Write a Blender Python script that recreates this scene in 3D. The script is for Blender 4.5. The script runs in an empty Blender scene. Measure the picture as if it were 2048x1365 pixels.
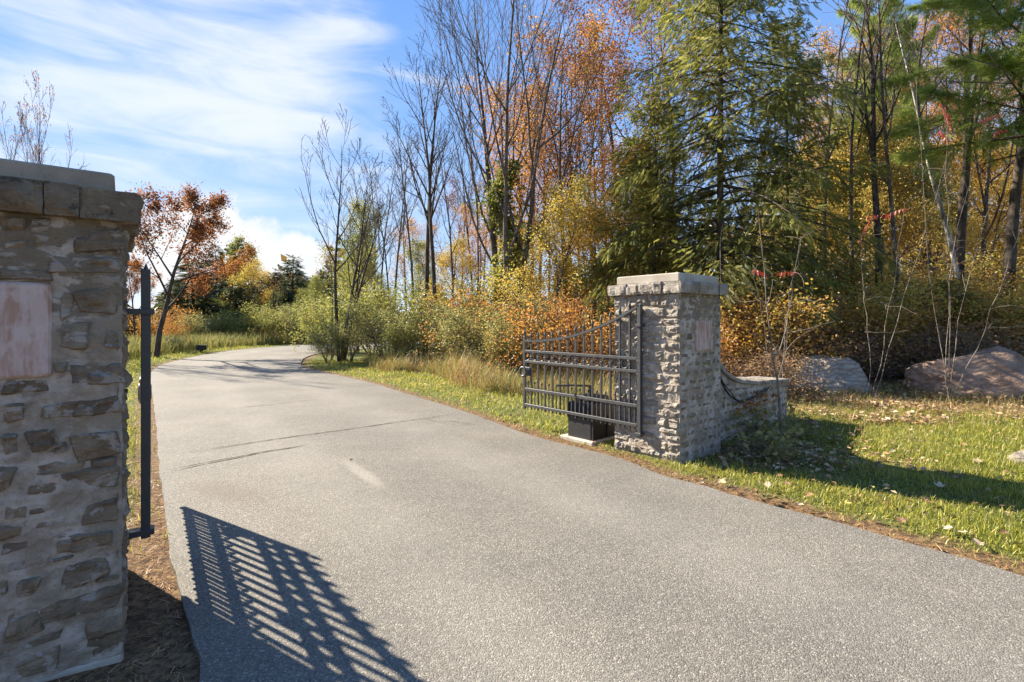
import bpy, math, random
import numpy as np
from mathutils import Vector, noise as mnoise

SC = bpy.context.scene
COL = SC.collection
F, HZ, CX, EYE = 1010.0, 642.0, 1024.0, 1.5      # photo's focal length and horizon (2048 px wide), eye height

# ------------------------------------------------------------------ camera, sky, sun, exposure
cam = bpy.data.cameras.new("camera")
cam.sensor_width = 36.0
cam.lens = F / 2048 * 36
cam.shift_y = -(682.5 - HZ) / 2048
cam.clip_end = 3000
cam_o = bpy.data.objects.new("camera", cam)
cam_o.location = (0, 0, EYE)
cam_o.rotation_euler = (math.pi / 2, 0, 0)
COL.objects.link(cam_o)
SC.camera = cam_o

SUN_AZ = (-0.850, 0.527)
SUN_EL = math.radians(32.5)
ce = math.cos(SUN_EL)
SUN = Vector((SUN_AZ[0] * ce, SUN_AZ[1] * ce, math.sin(SUN_EL)))
sl = bpy.data.lights.new("sun", 'SUN')
sl.energy = 4.0
sl.angle = math.radians(0.5)
sl.color = (1.0, 0.90, 0.74)
so = bpy.data.objects.new("sun", sl)
so.rotation_euler = SUN.to_track_quat('Z', 'Y').to_euler()
COL.objects.link(so)

SC.view_settings.view_transform = 'Standard'
SC.view_settings.look = 'None'
SC.view_settings.gamma = 1.0
SC.view_settings.use_curve_mapping = False
SC.view_settings.exposure = 2.08
try:
    SC.cycles.max_bounces = 12
    SC.cycles.diffuse_bounces = 7
    SC.cycles.transmission_bounces = 7
    SC.cycles.glossy_bounces = 2
    SC.cycles.use_denoising = True
    SC.cycles.sample_clamp_indirect = 8
except Exception:
    pass


class NT:
    """small node tree writer"""
    def __init__(s, tree):
        s.t = tree; s.n = tree.nodes; s.l = tree.links
    def node(s, typ, **kw):
        n = s.n.new(typ)
        for k, v in kw.items():
            setattr(n, k, v)
        return n
    def put(s, sock, v):
        if hasattr(v, 'is_linked') or isinstance(v, bpy.types.NodeSocket):
            s.l.new(v, sock)
        elif v is not None:
            if isinstance(v, (tuple, list)) and len(v) == 3 and sock.type == 'RGBA':
                v = (*v, 1)
            sock.default_value = v
    def math(s, op, a, b=None, c=None, clamp=False):
        n = s.node('ShaderNodeMath', operation=op, use_clamp=clamp)
        s.put(n.inputs[0], a)
        if b is not None: s.put(n.inputs[1], b)
        if c is not None: s.put(n.inputs[2], c)
        return n.outputs[0]
    def vec(s, op, a, b=None, sc=None):
        n = s.node('ShaderNodeVectorMath', operation=op)
        s.put(n.inputs[0], a)
        if b is not None: s.put(n.inputs[1], b)
        if sc is not None: s.put(n.inputs['Scale'], sc)
        return n.outputs['Value'] if op in ('DOT_PRODUCT', 'LENGTH', 'DISTANCE') else n.outputs[0]
    def noise(s, vec, scale, detail=4, rough=0.55, dist=0.0, out='Fac', d4=None):
        n = s.node('ShaderNodeTexNoise')
        if d4 is not None:
            n.noise_dimensions = '4D'; s.put(n.inputs['W'], d4)
        if vec is not None: s.put(n.inputs['Vector'], vec)
        n.inputs['Scale'].default_value = scale
        n.inputs['Detail'].default_value = detail
        n.inputs['Roughness'].default_value = rough
        n.inputs['Distortion'].default_value = dist
        return n.outputs[out]
    def voro(s, vec, scale, feature='F1', out='Distance', rand=1.0):
        n = s.node('ShaderNodeTexVoronoi', feature=feature)
        if vec is not None: s.put(n.inputs['Vector'], vec)
        n.inputs['Scale'].default_value = scale
        n.inputs['Randomness'].default_value = rand
        return n.outputs[out]
    def ramp(s, fac, stops, interp='LINEAR'):
        n = s.node('ShaderNodeValToRGB')
        cr = n.color_ramp; cr.interpolation = interp
        while len(cr.elements) > 1: cr.elements.remove(cr.elements[-1])
        for i, (p, c) in enumerate(stops):
            e = cr.elements[0] if i == 0 else cr.elements.new(p)
            e.position = p
            e.color = (*c, 1) if isinstance(c, (tuple, list)) else (c, c, c, 1)
        s.put(n.inputs[0], fac)
        return n.outputs[0]
    def step(s, v, lo, hi):
        n = s.node('ShaderNodeMapRange', interpolation_type='SMOOTHSTEP')
        s.put(n.inputs[0], v); n.inputs[1].default_value = lo; n.inputs[2].default_value = hi
        return n.outputs[0]
    def mix(s, f, a, b, mode='MIX'):
        n = s.node('ShaderNodeMix', data_type='RGBA', blend_type=mode)
        s.put(n.inputs[0], f); s.put(n.inputs[6], a); s.put(n.inputs[7], b)
        return n.outputs[2]
    def bump(s, h, strength, dist):
        n = s.node('ShaderNodeBump')
        n.inputs['Strength'].default_value = strength
        n.inputs['Distance'].default_value = dist
        s.put(n.inputs['Height'], h)
        return n.outputs[0]
    def mapping(s, vec, scale=(1, 1, 1), rot=(0, 0, 0), loc=(0, 0, 0)):
        n = s.node('ShaderNodeMapping')
        s.put(n.inputs[0], vec)
        n.inputs['Scale'].default_value = scale; n.inputs['Rotation'].default_value = rot; n.inputs['Location'].default_value = loc
        return n.outputs[0]


# world: physical sky plus high cirrus and low cumulus placed by direction
world = bpy.data.worlds.new("World")
SC.world = world
world.use_nodes = True
w = NT(world.node_tree)
w.n.clear()
sky = w.node('ShaderNodeTexSky', sky_type='NISHITA')
sky.sun_disc = False
sky.sun_elevation = SUN_EL
sky.sun_rotation = math.atan2(SUN_AZ[0], SUN_AZ[1])
sky.altitude = 300
sky.air_density = 1.15
sky.dust_density = 0.05
sky.ozone_density = 2.2
tc = w.node('ShaderNodeTexCoord').outputs['Generated']
sp = w.node('ShaderNodeSeparateXYZ'); w.put(sp.inputs[0], tc)
zc = w.math('MAXIMUM', sp.outputs['Z'], 0.0)
zz = w.math('ADD', zc, 0.12)
px_ = w.math('DIVIDE', sp.outputs['X'], zz)
py_ = w.math('DIVIDE', sp.outputs['Y'], zz)
cmb = w.node('ShaderNodeCombineXYZ'); w.put(cmb.inputs[0], px_); w.put(cmb.inputs[1], py_)
plane = cmb.outputs[0]
n_big = w.noise(w.mapping(tc, (1.9, 1.9, 4.2), (0, 0.38, 0), (0.7, 0.2, 1.3)), 1.5, 4, 0.5, 0.5)
n_fine = w.noise(w.mapping(tc, (1.6, 1.6, 7.5), (0, 0.46, 0), (2.2, 1.7, 0.4)), 2.6, 7, 0.56, 0.7)
nrm = w.vec('NORMALIZE', tc)
def lobe(d, inner, outer, jig=None):
    v = Vector(d).normalized()
    a = w.math('ARCCOSINE', w.vec('DOT_PRODUCT', nrm, tuple(v)))
    if jig is not None: a = w.math('ADD', a, jig)
    n = w.node('ShaderNodeMapRange', interpolation_type='SMOOTHSTEP')
    w.put(n.inputs[0], a); n.inputs[1].default_value = outer; n.inputs[2].default_value = inner
    return n.outputs[0]
bank = lobe((-0.78, 1, 0.66), 0.10, 0.44)
bank2 = lobe((-0.72, 1, 0.46), 0.02, 0.34)
bank3 = lobe((-0.34, 1, 0.34), 0.0, 0.34)
bank4 = lobe((-0.35, 1, 0.62), 0.0, 0.12)
cover = w.math('ADD', w.math('MULTIPLY', n_big, 0.55), w.math('MULTIPLY', n_fine, 0.75))
for b_, k_ in ((bank, 0.30), (bank2, 0.07), (bank3, 0.12), (bank4, 0.16)):
    cover = w.math('ADD', cover, w.math('MULTIPLY', b_, k_))
cirrus = w.math('MULTIPLY', w.step(cover, 0.66, 1.10), 0.74)
puff = w.noise(tc, 26, 6, 0.62)
puff2 = w.noise(tc, 9, 3, 0.5)
jig = w.math('ADD', w.math('MULTIPLY', w.math('SUBTRACT', puff, 0.5), 0.085), w.math('MULTIPLY', w.math('SUBTRACT', puff2, 0.5), 0.10))
cum = None
for d, a, b in (((-0.60, 1, 0.185), 0.045, 0.075), ((-0.52, 1, 0.125), 0.05, 0.085), ((-0.64, 1, 0.12), 0.06, 0.10), ((-0.43, 1, 0.12), 0.035, 0.06),
                ((-0.40, 1, 0.085), 0.05, 0.08), ((-0.56, 1, 0.06), 0.09, 0.13), ((-1.15, 1, 0.27), 0.05, 0.10),
                ((0.5, 1, 0.06), 0.06, 0.12), ((1.4, -0.6, 0.2), 0.10, 0.16), ((-1.2, -0.8, 0.2), 0.08, 0.14)):
    l = lobe(d, a, b, jig)
    cum = l if cum is None else w.math('MAXIMUM', cum, l)
cum = w.math('MULTIPLY', cum, 0.95)
clear = w.ramp(zc, [(0.0, (0.180, 0.215, 0.262)), (0.12, (0.126, 0.174, 0.255)), (0.32, (0.070, 0.130, 0.252)), (0.62, (0.040, 0.094, 0.232)), (1.0, (0.030, 0.085, 0.215))])
sky_c = w.mix(0.14, clear, w.vec('SCALE', sky.outputs[0], sc=0.05))
shade = w.mix(w.step(puff, 0.3, 0.7), (0.232, 0.238, 0.252), (0.258, 0.256, 0.256))
col = w.mix(cirrus, sky_c, (0.252, 0.257, 0.270))
col = w.mix(cum, col, shade)
bg = w.node('ShaderNodeBackground'); w.put(bg.inputs[0], col); bg.inputs[1].default_value = 1.0
wo = w.node('ShaderNodeOutputWorld'); w.l.new(bg.outputs[0], wo.inputs[0])

# ------------------------------------------------------------------ materials
def mat(name):
    m = bpy.data.materials.new(name); m.use_nodes = True
    t = NT(m.node_tree); t.n.clear()
    t.out = t.node('ShaderNodeOutputMaterial')
    return m, t

def pbsdf(t, color, rough=0.8, normal=None, metal=0.0, spec=0.3):
    b = t.node('ShaderNodeBsdfPrincipled')
    t.put(b.inputs['Base Color'], color); t.put(b.inputs['Roughness'], rough)
    b.inputs['Metallic'].default_value = metal
    b.inputs['Specular IOR Level'].default_value = spec
    if normal is not None: t.l.new(normal, b.inputs['Normal'])
    t.l.new(b.outputs[0], t.out.inputs[0])
    return b

def objc(t):
    return t.node('ShaderNodeTexCoord').outputs['Object']
def wpos(t):
    return t.node('ShaderNodeNewGeometry').outputs['Position']
def attr(t, name):
    return t.node('ShaderNodeAttribute', attribute_name=name).outputs['Fac']
def orand(t):
    return t.node('ShaderNodeObjectInfo').outputs['Random']

def leaf_mat(name, stops, trans=0.42, gloss=0.06):
    m, t = mat(name)
    v = attr(t, 'rnd')
    r = t.math('MULTIPLY', t.math('SUBTRACT', orand(t), 0.5), 0.22)
    c = t.ramp(t.math('ADD', v, r, clamp=True), stops)
    d = t.node('ShaderNodeBsdfDiffuse'); t.put(d.inputs[0], c)
    tr = t.node('ShaderNodeBsdfTranslucent'); t.put(tr.inputs[0], c)
    mx = t.node('ShaderNodeMixShader'); mx.inputs[0].default_value = trans
    t.l.new(d.outputs[0], mx.inputs[1]); t.l.new(tr.outputs[0], mx.inputs[2])
    g = t.node('ShaderNodeBsdfGlossy'); g.inputs['Roughness'].default_value = 0.45; t.put(g.inputs[0], (0.8, 0.8, 0.8))
    m2 = t.node('ShaderNodeMixShader'); m2.inputs[0].default_value = gloss
    t.l.new(mx.outputs[0], m2.inputs[1]); t.l.new(g.outputs[0], m2.inputs[2])
    t.l.new(m2.outputs[0], t.out.inputs[0])
    return m

M = {}
M['hemlock'] = leaf_mat('hemlock_needles', [(0, (0.090, 0.108, 0.024)), (0.5, (0.205, 0.215, 0.048)), (0.85, (0.32, 0.305, 0.085)), (1, (0.40, 0.36, 0.13))], 0.60, 0.02)
M['pine'] = leaf_mat('pine_needles', [(0, (0.19, 0.26, 0.050)), (0.6, (0.36, 0.44, 0.10)), (1, (0.48, 0.52, 0.17))], 0.66, 0.02)
M['darkcon'] = leaf_mat('far_conifer_needles', [(0, (0.035, 0.050, 0.022)), (0.6, (0.070, 0.092, 0.036)), (1, (0.13, 0.14, 0.06))], 0.35, 0.04)
M['orange'] = leaf_mat('orange_leaves', [(0, (0.28, 0.105, 0.030)), (0.35, (0.45, 0.195, 0.045)), (0.7, (0.56, 0.31, 0.065)), (1, (0.60, 0.45, 0.12))], 0.54, 0.03)
M['russet'] = leaf_mat('russet_leaves', [(0, (0.13, 0.050, 0.020)), (0.45, (0.27, 0.105, 0.034)), (0.8, (0.40, 0.18, 0.05)), (1, (0.46, 0.29, 0.08))], 0.50, 0.02)
M['gold'] = leaf_mat('golden_leaves', [(0, (0.36, 0.20, 0.05)), (0.35, (0.52, 0.34, 0.065)), (0.7, (0.66, 0.50, 0.09)), (0.9, (0.50, 0.48, 0.11)), (1, (0.30, 0.34, 0.09))], 0.52, 0.04)
M['yellowgreen'] = leaf_mat('yellow_green_leaves', [(0, (0.12, 0.15, 0.035)), (0.5, (0.27, 0.28, 0.065)), (0.85, (0.42, 0.38, 0.09)), (1, (0.50, 0.36, 0.10))], 0.48, 0.04)
M['greygreen'] = leaf_mat('grey_green_leaves', [(0, (0.13, 0.14, 0.040)), (0.45, (0.27, 0.265, 0.078)), (0.8, (0.42, 0.38, 0.13)), (1, (0.54, 0.47, 0.20))], 0.52, 0.04)
M['brown'] = leaf_mat('dry_brown_leaves', [(0, (0.16, 0.095, 0.050)), (0.5, (0.31, 0.19, 0.095)), (0.85, (0.44, 0.27, 0.12)), (1, (0.54, 0.40, 0.24))], 0.4, 0.03)
M['red'] = leaf_mat('red_sumac_leaves', [(0, (0.22, 0.018, 0.012)), (0.6, (0.44, 0.045, 0.03)), (1, (0.52, 0.13, 0.05))], 0.45)
M['grass'] = leaf_mat('lawn_grass', [(0, (0.11, 0.145, 0.020)), (0.40, (0.29, 0.295, 0.038)), (0.70, (0.47, 0.42, 0.065)), (0.88, (0.56, 0.45, 0.15)), (1, (0.66, 0.55, 0.29))], 0.42, 0.03)
M['drygrass'] = leaf_mat('dry_tall_grass', [(0, (0.14, 0.17, 0.04)), (0.3, (0.26, 0.25, 0.07)), (0.6, (0.40, 0.30, 0.11)), (0.8, (0.44, 0.24, 0.09)), (1, (0.52, 0.44, 0.26))], 0.38, 0.03)
M['litter'] = leaf_mat('leaf_litter', [(0, (0.14, 0.080, 0.042)), (0.4, (0.30, 0.175, 0.085)), (0.75, (0.46, 0.31, 0.17)), (0.9, (0.56, 0.46, 0.31)), (1, (0.58, 0.32, 0.08))], 0.2, 0.04)
M['needle_litter'] = leaf_mat('needle_litter', [(0, (0.16, 0.08, 0.03)), (0.5, (0.32, 0.17, 0.065)), (1, (0.48, 0.32, 0.15))], 0.1, 0.04)

def bark(name, dark, light, sc=14):
    m, t = mat(name)
    p = objc(t)
    n1 = t.noise(t.mapping(p, (1, 1, 0.22)), sc, 6, 0.65)
    n2 = t.noise(p, 3.0, 3, 0.5)
    c = t.mix(t.step(n1, 0.35, 0.68), dark, light)
    c = t.mix(t.math('MULTIPLY', t.step(n2, 0.5, 0.7), 0.5), c, tuple(0.6 * v + 0.05 for v in light))
    pbsdf(t, c, 0.9, t.bump(n1, 0.8, 0.02), spec=0.15)
    return m
M['bark'] = bark('grey_brown_bark', (0.06, 0.048, 0.040), (0.19, 0.155, 0.13))
M['darkbark'] = bark('dark_bark', (0.035, 0.028, 0.023), (0.12, 0.095, 0.078))
M['palebark'] = bark('pale_bark', (0.11, 0.09, 0.072), (0.25, 0.215, 0.18), 20)
M['birch'] = bark('white_birch_bark', (0.10, 0.09, 0.085), (0.62, 0.59, 0.54), 9)

def stone_mat(name, cols, moss=0.0, gain=1.0, smear=0.0):
    m, t = mat(name)
    p = objc(t)
    r = orand(t)
    n1 = t.noise(p, 5.5, 6, 0.65, d4=t.math('MULTIPLY', r, 17.0))
    n2 = t.noise(t.mapping(p, (1, 1, 3.0)), 22, 6, 0.7, 0.4)
    n3 = t.noise(p, 70, 4, 0.7)
    base = t.ramp(r, cols)
    c = t.mix(t.step(n1, 0.33, 0.70), t.mix(1.0, base, (0.55, 0.52, 0.50), 'MULTIPLY'), base)
    c = t.mix(t.math('MULTIPLY', t.step(n2, 0.52, 0.74), 0.55), c, (0.36 * gain, 0.32 * gain, 0.25 * gain))
    c = t.mix(t.math('MULTIPLY', t.step(n3, 0.52, 0.75), 0.35), c, (0.10, 0.085, 0.065))
    if moss:
        n4 = t.noise(wpos(t), 9, 6, 0.7)
        c = t.mix(t.math('MULTIPLY', t.step(n4, 0.52, 0.62), moss), c, (0.045, 0.038, 0.028))
    if smear:      # pale mortar dragged over parts of the stones
        n5 = t.noise(t.mapping(wpos(t), (1, 1, 1.5)), 8.0, 7, 0.68, 0.6)
        c = t.mix(t.math('MULTIPLY', t.step(n5, 0.53, 0.58), smear), c, t.mix(n2, (0.36, 0.31, 0.255), (0.52, 0.465, 0.41)))
    h = t.math('ADD', t.math('MULTIPLY', n1, 0.6), t.math('ADD', t.math('MULTIPLY', n2, 0.7), t.math('MULTIPLY', n3, 0.55)))
    pbsdf(t, c, 0.92, t.bump(h, 1.0, 0.022), spec=0.15)
    return m
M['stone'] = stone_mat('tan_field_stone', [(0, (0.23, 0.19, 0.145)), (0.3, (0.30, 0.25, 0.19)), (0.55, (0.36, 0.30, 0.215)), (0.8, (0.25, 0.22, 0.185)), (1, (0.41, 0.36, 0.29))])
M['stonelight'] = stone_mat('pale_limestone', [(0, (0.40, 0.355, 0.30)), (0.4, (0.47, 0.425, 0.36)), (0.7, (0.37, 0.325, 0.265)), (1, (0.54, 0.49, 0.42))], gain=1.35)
M['stonemoss'] = stone_mat('mossy_cap_stone', [(0, (0.29, 0.235, 0.165)), (0.5, (0.37, 0.30, 0.205)), (1, (0.42, 0.345, 0.24))], 0.70)

M['stonedark'] = stone_mat('brown_stone', [(0, (0.25, 0.195, 0.130)), (0.3, (0.315, 0.245, 0.165)), (0.55, (0.37, 0.29, 0.195)), (0.8, (0.285, 0.235, 0.175)), (1, (0.42, 0.34, 0.24))], 0.28, smear=0.7)  # browner stone, used on the near pillar and the approach-facing courses
m, t = mat('pale_mortar'); M['mortar'] = m
p = wpos(t)
n1 = t.noise(p, 6, 5, 0.6); n2 = t.noise(p, 34, 6, 0.75); n3 = t.noise(p, 120, 3, 0.7)
c = t.mix(t.step(n1, 0.38, 0.66), (0.32, 0.26, 0.19), (0.55, 0.475, 0.40))
n4 = t.noise(t.mapping(p, (1, 1, 1.8)), 7.5, 5, 0.62)
sz_ = t.node('ShaderNodeSeparateXYZ'); t.put(sz_.inputs[0], p)
upper_fac = t.step(t.math('ADD', sz_.outputs['Z'], t.math('MULTIPLY', t.math('SUBTRACT', n1, 0.5), 1.3)), 1.15, 1.75)  # mortar turns browner towards the top, edge broken up by noise
c = t.mix(t.math('MULTIPLY', t.step(t.math('ADD', n4, t.math('MULTIPLY', upper_fac, 0.12)), 0.54, 0.62), t.math('ADD', 0.45, t.math('MULTIPLY', upper_fac, 0.4))), c, (0.195, 0.155, 0.105))
c = t.mix(t.math('MULTIPLY', t.step(n2, 0.5, 0.7), 0.5), c, (0.20, 0.16, 0.115))
pbsdf(t, c, 0.95, t.bump(t.math('ADD', n2, t.math('MULTIPLY', n3, 0.4)), 1.0, 0.016), spec=0.1)

m, t = mat('cast_concrete'); M['concrete'] = m
p = wpos(t)
n1 = t.noise(p, 4, 5, 0.6); n2 = t.noise(p, 90, 4, 0.7)
c = t.mix(t.step(n1, 0.3, 0.7), (0.36, 0.31, 0.25), (0.46, 0.41, 0.34))
c = t.mix(t.math('MULTIPLY', t.step(n2, 0.5, 0.75), 0.3), c, (0.22, 0.18, 0.14))
pbsdf(t, c, 0.9, t.bump(n2, 0.4, 0.004), spec=0.2)

m, t = mat('shaded_cap_concrete'); M['capshade'] = m  # darker concrete copy: the near cap slab's shade is put into its colour
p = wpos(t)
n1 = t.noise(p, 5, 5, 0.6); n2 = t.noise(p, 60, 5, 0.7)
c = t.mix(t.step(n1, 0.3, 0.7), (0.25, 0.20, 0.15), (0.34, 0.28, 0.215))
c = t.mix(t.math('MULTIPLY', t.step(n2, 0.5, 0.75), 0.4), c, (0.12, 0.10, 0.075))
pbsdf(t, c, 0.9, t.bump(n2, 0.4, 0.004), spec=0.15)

m, t = mat('pink_plaque_stone'); M['plaque'] = m
p = wpos(t)
n1 = t.noise(t.mapping(p, (1, 1, 0.16)), 24, 4, 0.6); n2 = t.noise(p, 11, 5, 0.6); n3 = t.noise(p, 90, 3, 0.7)
c = t.mix(t.step(n1, 0.42, 0.60), (0.36, 0.225, 0.165), (0.47, 0.36, 0.315))
c = t.mix(t.math('MULTIPLY', t.step(n2, 0.5, 0.62), 0.65), c, (0.50, 0.41, 0.37))
pbsdf(t, c, 0.85, t.bump(t.math('ADD', n2, t.math('MULTIPLY', n3, 0.3)), 0.5, 0.006), spec=0.2)

m, t = mat('black_painted_steel'); M['steel'] = m
p = objc(t)
n1 = t.noise(p, 30, 4, 0.6)
c = t.mix(n1, (0.030, 0.030, 0.032), (0.070, 0.069, 0.070))
pbsdf(t, c, t.math('ADD', t.math('MULTIPLY', n1, 0.25), 0.30), t.bump(n1, 0.2, 0.002), spec=0.6)

m, t = mat('black_plastic'); M['plastic'] = m
n1 = t.noise(objc(t), 12, 5, 0.65)
pbsdf(t, t.mix(n1, (0.014, 0.014, 0.015), (0.035, 0.034, 0.033)), t.math('ADD', t.math('MULTIPLY', n1, 0.3), 0.35), spec=0.4)

m, t = mat('grey_panel_metal'); M['panel'] = m
pbsdf(t, t.mix(t.noise(objc(t), 20, 3), (0.22, 0.24, 0.30), (0.30, 0.32, 0.38)), 0.5, spec=0.4)

m, t = mat('worn_asphalt'); M['asphalt'] = m
p = wpos(t)
cell = t.node('ShaderNodeTexVoronoi', feature='F1'); t.put(cell.inputs['Vector'], p); cell.inputs['Scale'].default_value = 150
sepc = t.node('ShaderNodeSeparateColor'); t.put(sepc.inputs[0], cell.outputs['Color'])
n1 = t.noise(p, 0.7, 5, 0.6); n2 = t.noise(p, 60, 5, 0.75); n0 = t.noise(p, 6, 4, 0.6)
c = t.ramp(sepc.outputs[0], [(0, (0.130, 0.120, 0.104)), (0.35, (0.188, 0.174, 0.152)), (0.75, (0.234, 0.218, 0.190)), (0.92, (0.30, 0.28, 0.24)), (1, (0.46, 0.43, 0.37))])
c = t.mix(t.math('MULTIPLY', t.step(n2, 0.40, 0.62), 0.55), t.mix(1.0, c, (0.70, 0.69, 0.68), 'MULTIPLY'), c)
c = t.mix(1.0, c, t.mix(t.step(n1, 0.3, 0.7), (0.86, 0.86, 0.86), (1.10, 1.09, 1.06)), 'MULTIPLY')
c = t.mix(t.math('MULTIPLY', t.step(n0, 0.55, 0.75), 0.20), c, (0.30, 0.27, 0.22))
# pale scuff and dirty damp patch on the drive
def patch(cx, cy, ax, ay, rot):
    q = t.mapping(t.vec('SUBTRACT', p, (cx, cy, 0)), (1, 1, 0), (0, 0, 0))
    rx = t.vec('DOT_PRODUCT', q, (math.cos(rot) / ax, math.sin(rot) / ax, 0)); ry = t.vec('DOT_PRODUCT', q, (-math.sin(rot) / ay, math.cos(rot) / ay, 0))
    r2 = t.math('ADD', t.math('MULTIPLY', rx, rx), t.math('MULTIPLY', ry, ry))
    r2 = t.math('ADD', r2, t.math('MULTIPLY', t.math('SUBTRACT', n2, 0.5), 3.4))
    return t.step(r2, 1.1, 0.1)
ac = attr(t, 'across')
trk = t.math('MAXIMUM', t.step(t.math('ABSOLUTE', t.math('SUBTRACT', ac, 0.30)), 0.13, 0.02), t.step(t.math('ABSOLUTE', t.math('SUBTRACT', ac, 0.70)), 0.13, 0.02))
c = t.mix(t.math('MULTIPLY', trk, t.math('MULTIPLY', n1, 0.28)), c, (0.30, 0.28, 0.245))
n9 = t.noise(t.mapping(p, (1, 1, 1), (0, 0, 0.7)), 1.9, 6, 0.7)
c = t.mix(t.math('MULTIPLY', t.step(n9, 0.58, 0.70), 0.30), c, (0.12, 0.11, 0.095))
c = t.mix(t.math('MULTIPLY', patch(-1.47, 4.95, 0.62, 0.085, -0.95), 0.30), c, (0.42, 0.39, 0.33))
c = t.mix(t.math('MULTIPLY', patch(-2.55, 4.45, 0.62, 0.22, -0.5), 0.6), c, (0.13, 0.105, 0.08))
h = t.math('ADD', t.math('MULTIPLY', cell.outputs['Distance'], -0.9), t.math('MULTIPLY', n2, 0.9))
pbsdf(t, c, 0.82, t.bump(h, 0.6, 0.006), spec=0.2)

m, t = mat('crack_fill'); M['crack'] = m
pbsdf(t, t.mix(t.noise(wpos(t), 40), (0.02, 0.018, 0.016), (0.08, 0.065, 0.05)), 0.95, spec=0.05)

m, t = mat('verge_soil'); M['ground'] = m
p = wpos(t)
edge = attr(t, 'edge'); wood = attr(t, 'wood')
n1 = t.noise(p, 1.3, 5, 0.6); n2 = t.noise(p, 24, 6, 0.7); n3 = t.noise(p, 5, 4, 0.6)
g = t.mix(t.step(n2, 0.35, 0.65), (0.05, 0.07, 0.018), (0.16, 0.165, 0.045))
d = t.mix(t.step(n2, 0.35, 0.65), (0.07, 0.045, 0.028), (0.24, 0.15, 0.08))
ed = t.step(t.math('ADD', edge, t.math('MULTIPLY', t.math('SUBTRACT', n3, 0.5), 0.5)), 0.38, 0.16)
dirt = t.math('MAXIMUM', ed, t.math('MULTIPLY', t.step(n1, 0.52, 0.68), 0.7))
dirt = t.math('MAXIMUM', dirt, wood)
c = t.mix(dirt, g, d)
pbsdf(t, c, 0.95, t.bump(t.math('ADD', n2, n3), 0.8, 0.03), spec=0.1)

def rock_mat(name, a, b, lich, band):
    m, t = mat(name)
    p = objc(t)
    wv = t.node('ShaderNodeTexWave', wave_type='BANDS', bands_direction='Z'); t.put(wv.inputs['Vector'], t.mapping(p, (1, 1, 1), (0.35, 0.1, 0)))
    wv.inputs['Scale'].default_value = 3.2; wv.inputs['Distortion'].default_value = 9; wv.inputs['Detail'].default_value = 5
    n1 = t.noise(p, 3, 6, 0.65); n2 = t.noise(t.mapping(p, (1, 1, 2.5)), 18, 6, 0.7)
    c = t.mix(t.step(n1, 0.35, 0.65), a, b)
    c = t.mix(t.math('MULTIPLY', t.step(wv.outputs[1], 0.55, 0.9), band), c, tuple(0.45 * v for v in a))
    c = t.mix(t.math('MULTIPLY', t.step(n2, 0.5, 0.7), 0.5), c, lich)
    pbsdf(t, c, 0.9, t.bump(t.math('ADD', n1, t.math('ADD', n2, t.math('MULTIPLY', wv.outputs[1], 0.4))), 0.9, 0.05), spec=0.15)
    return m
M['rockgrey'] = rock_mat('grey_banded_gneiss', (0.29, 0.245, 0.19), (0.46, 0.40, 0.32), (0.50, 0.46, 0.37), 0.45)
M['rockpink'] = rock_mat('pink_brown_granite', (0.25, 0.160, 0.110), (0.42, 0.28, 0.195), (0.27, 0.21, 0.155), 0.10)

# ------------------------------------------------------------------ helpers
def mesh_from(name, verts, faces, rnd=None, smooth=False, mats=None):
    """verts (n,3); faces: list of arrays (k, m) of indices; rnd: per-vertex attribute"""
    me = bpy.data.meshes.new(name)
    v = np.asarray(verts, dtype=np.float32).reshape(-1, 3)
    me.vertices.add(len(v)); me.vertices.foreach_set('co', v.ravel())
    fl = [np.asarray(f, dtype=np.int32) for f in faces if len(f)]
    li = np.concatenate([f.ravel() for f in fl]) if fl else np.zeros(0, np.int32)
    ls = np.concatenate([np.full(len(f), f.shape[1], np.int32) for f in fl]) if fl else np.zeros(0, np.int32)
    me.loops.add(len(li)); me.loops.foreach_set('vertex_index', li)
    me.polygons.add(len(ls))
    st = np.zeros(len(ls), np.int32)
    if len(ls): st[1:] = np.cumsum(ls)[:-1]
    me.polygons.foreach_set('loop_start', st)
    me.polygons.foreach_set('loop_total', ls)
    if rnd is not None:
        a = me.attributes.new('rnd', 'FLOAT', 'POINT'); a.data.foreach_set('value', np.asarray(rnd, np.float32).ravel())
    me.update(calc_edges=True)
    me.polygons.foreach_set('use_smooth', np.full(len(ls), bool(smooth)))
    return me

def obj(name, me, material=None, parent=None, loc=None, rz=0.0):
    o = bpy.data.objects.new(name, me); COL.objects.link(o)
    if material is not None and len(me.materials) == 0: me.materials.append(material)
    if parent is not None: o.parent = parent
    if loc is not None: o.location = loc
    if rz: o.rotation_euler = (0, 0, rz)
    return o

def thing(name, label, cat, loc=(0, 0, 0), rz=0.0, group=None):
    o = bpy.data.objects.new(name, None); COL.objects.link(o)
    o.empty_display_size = 0.2
    o.location = loc; o.rotation_euler = (0, 0, rz)
    return tag(o, label, cat, group)

def tag(o, label, cat, group=None):
    o['label'] = label; o['category'] = cat
    if group: o['group'] = group
    return o

def kind(o, k, label=None):
    o['kind'] = k
    if label: o['label'] = label
    return o

def dup(root, loc, rz=0.0, scale=1.0, label=None, group=None):
    r = root.copy(); COL.objects.link(r)
    r.location = loc; r.rotation_euler = (0, 0, rz); r.scale = (scale,) * 3 if isinstance(scale, (int, float)) else scale
    if label: r['label'] = label
    if group: r['group'] = group
    for ch in root.children:
        c = ch.copy(); COL.objects.link(c); c.parent = r
        for g in ch.children:
            d = g.copy(); COL.objects.link(d); d.parent = c
    return r

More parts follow.
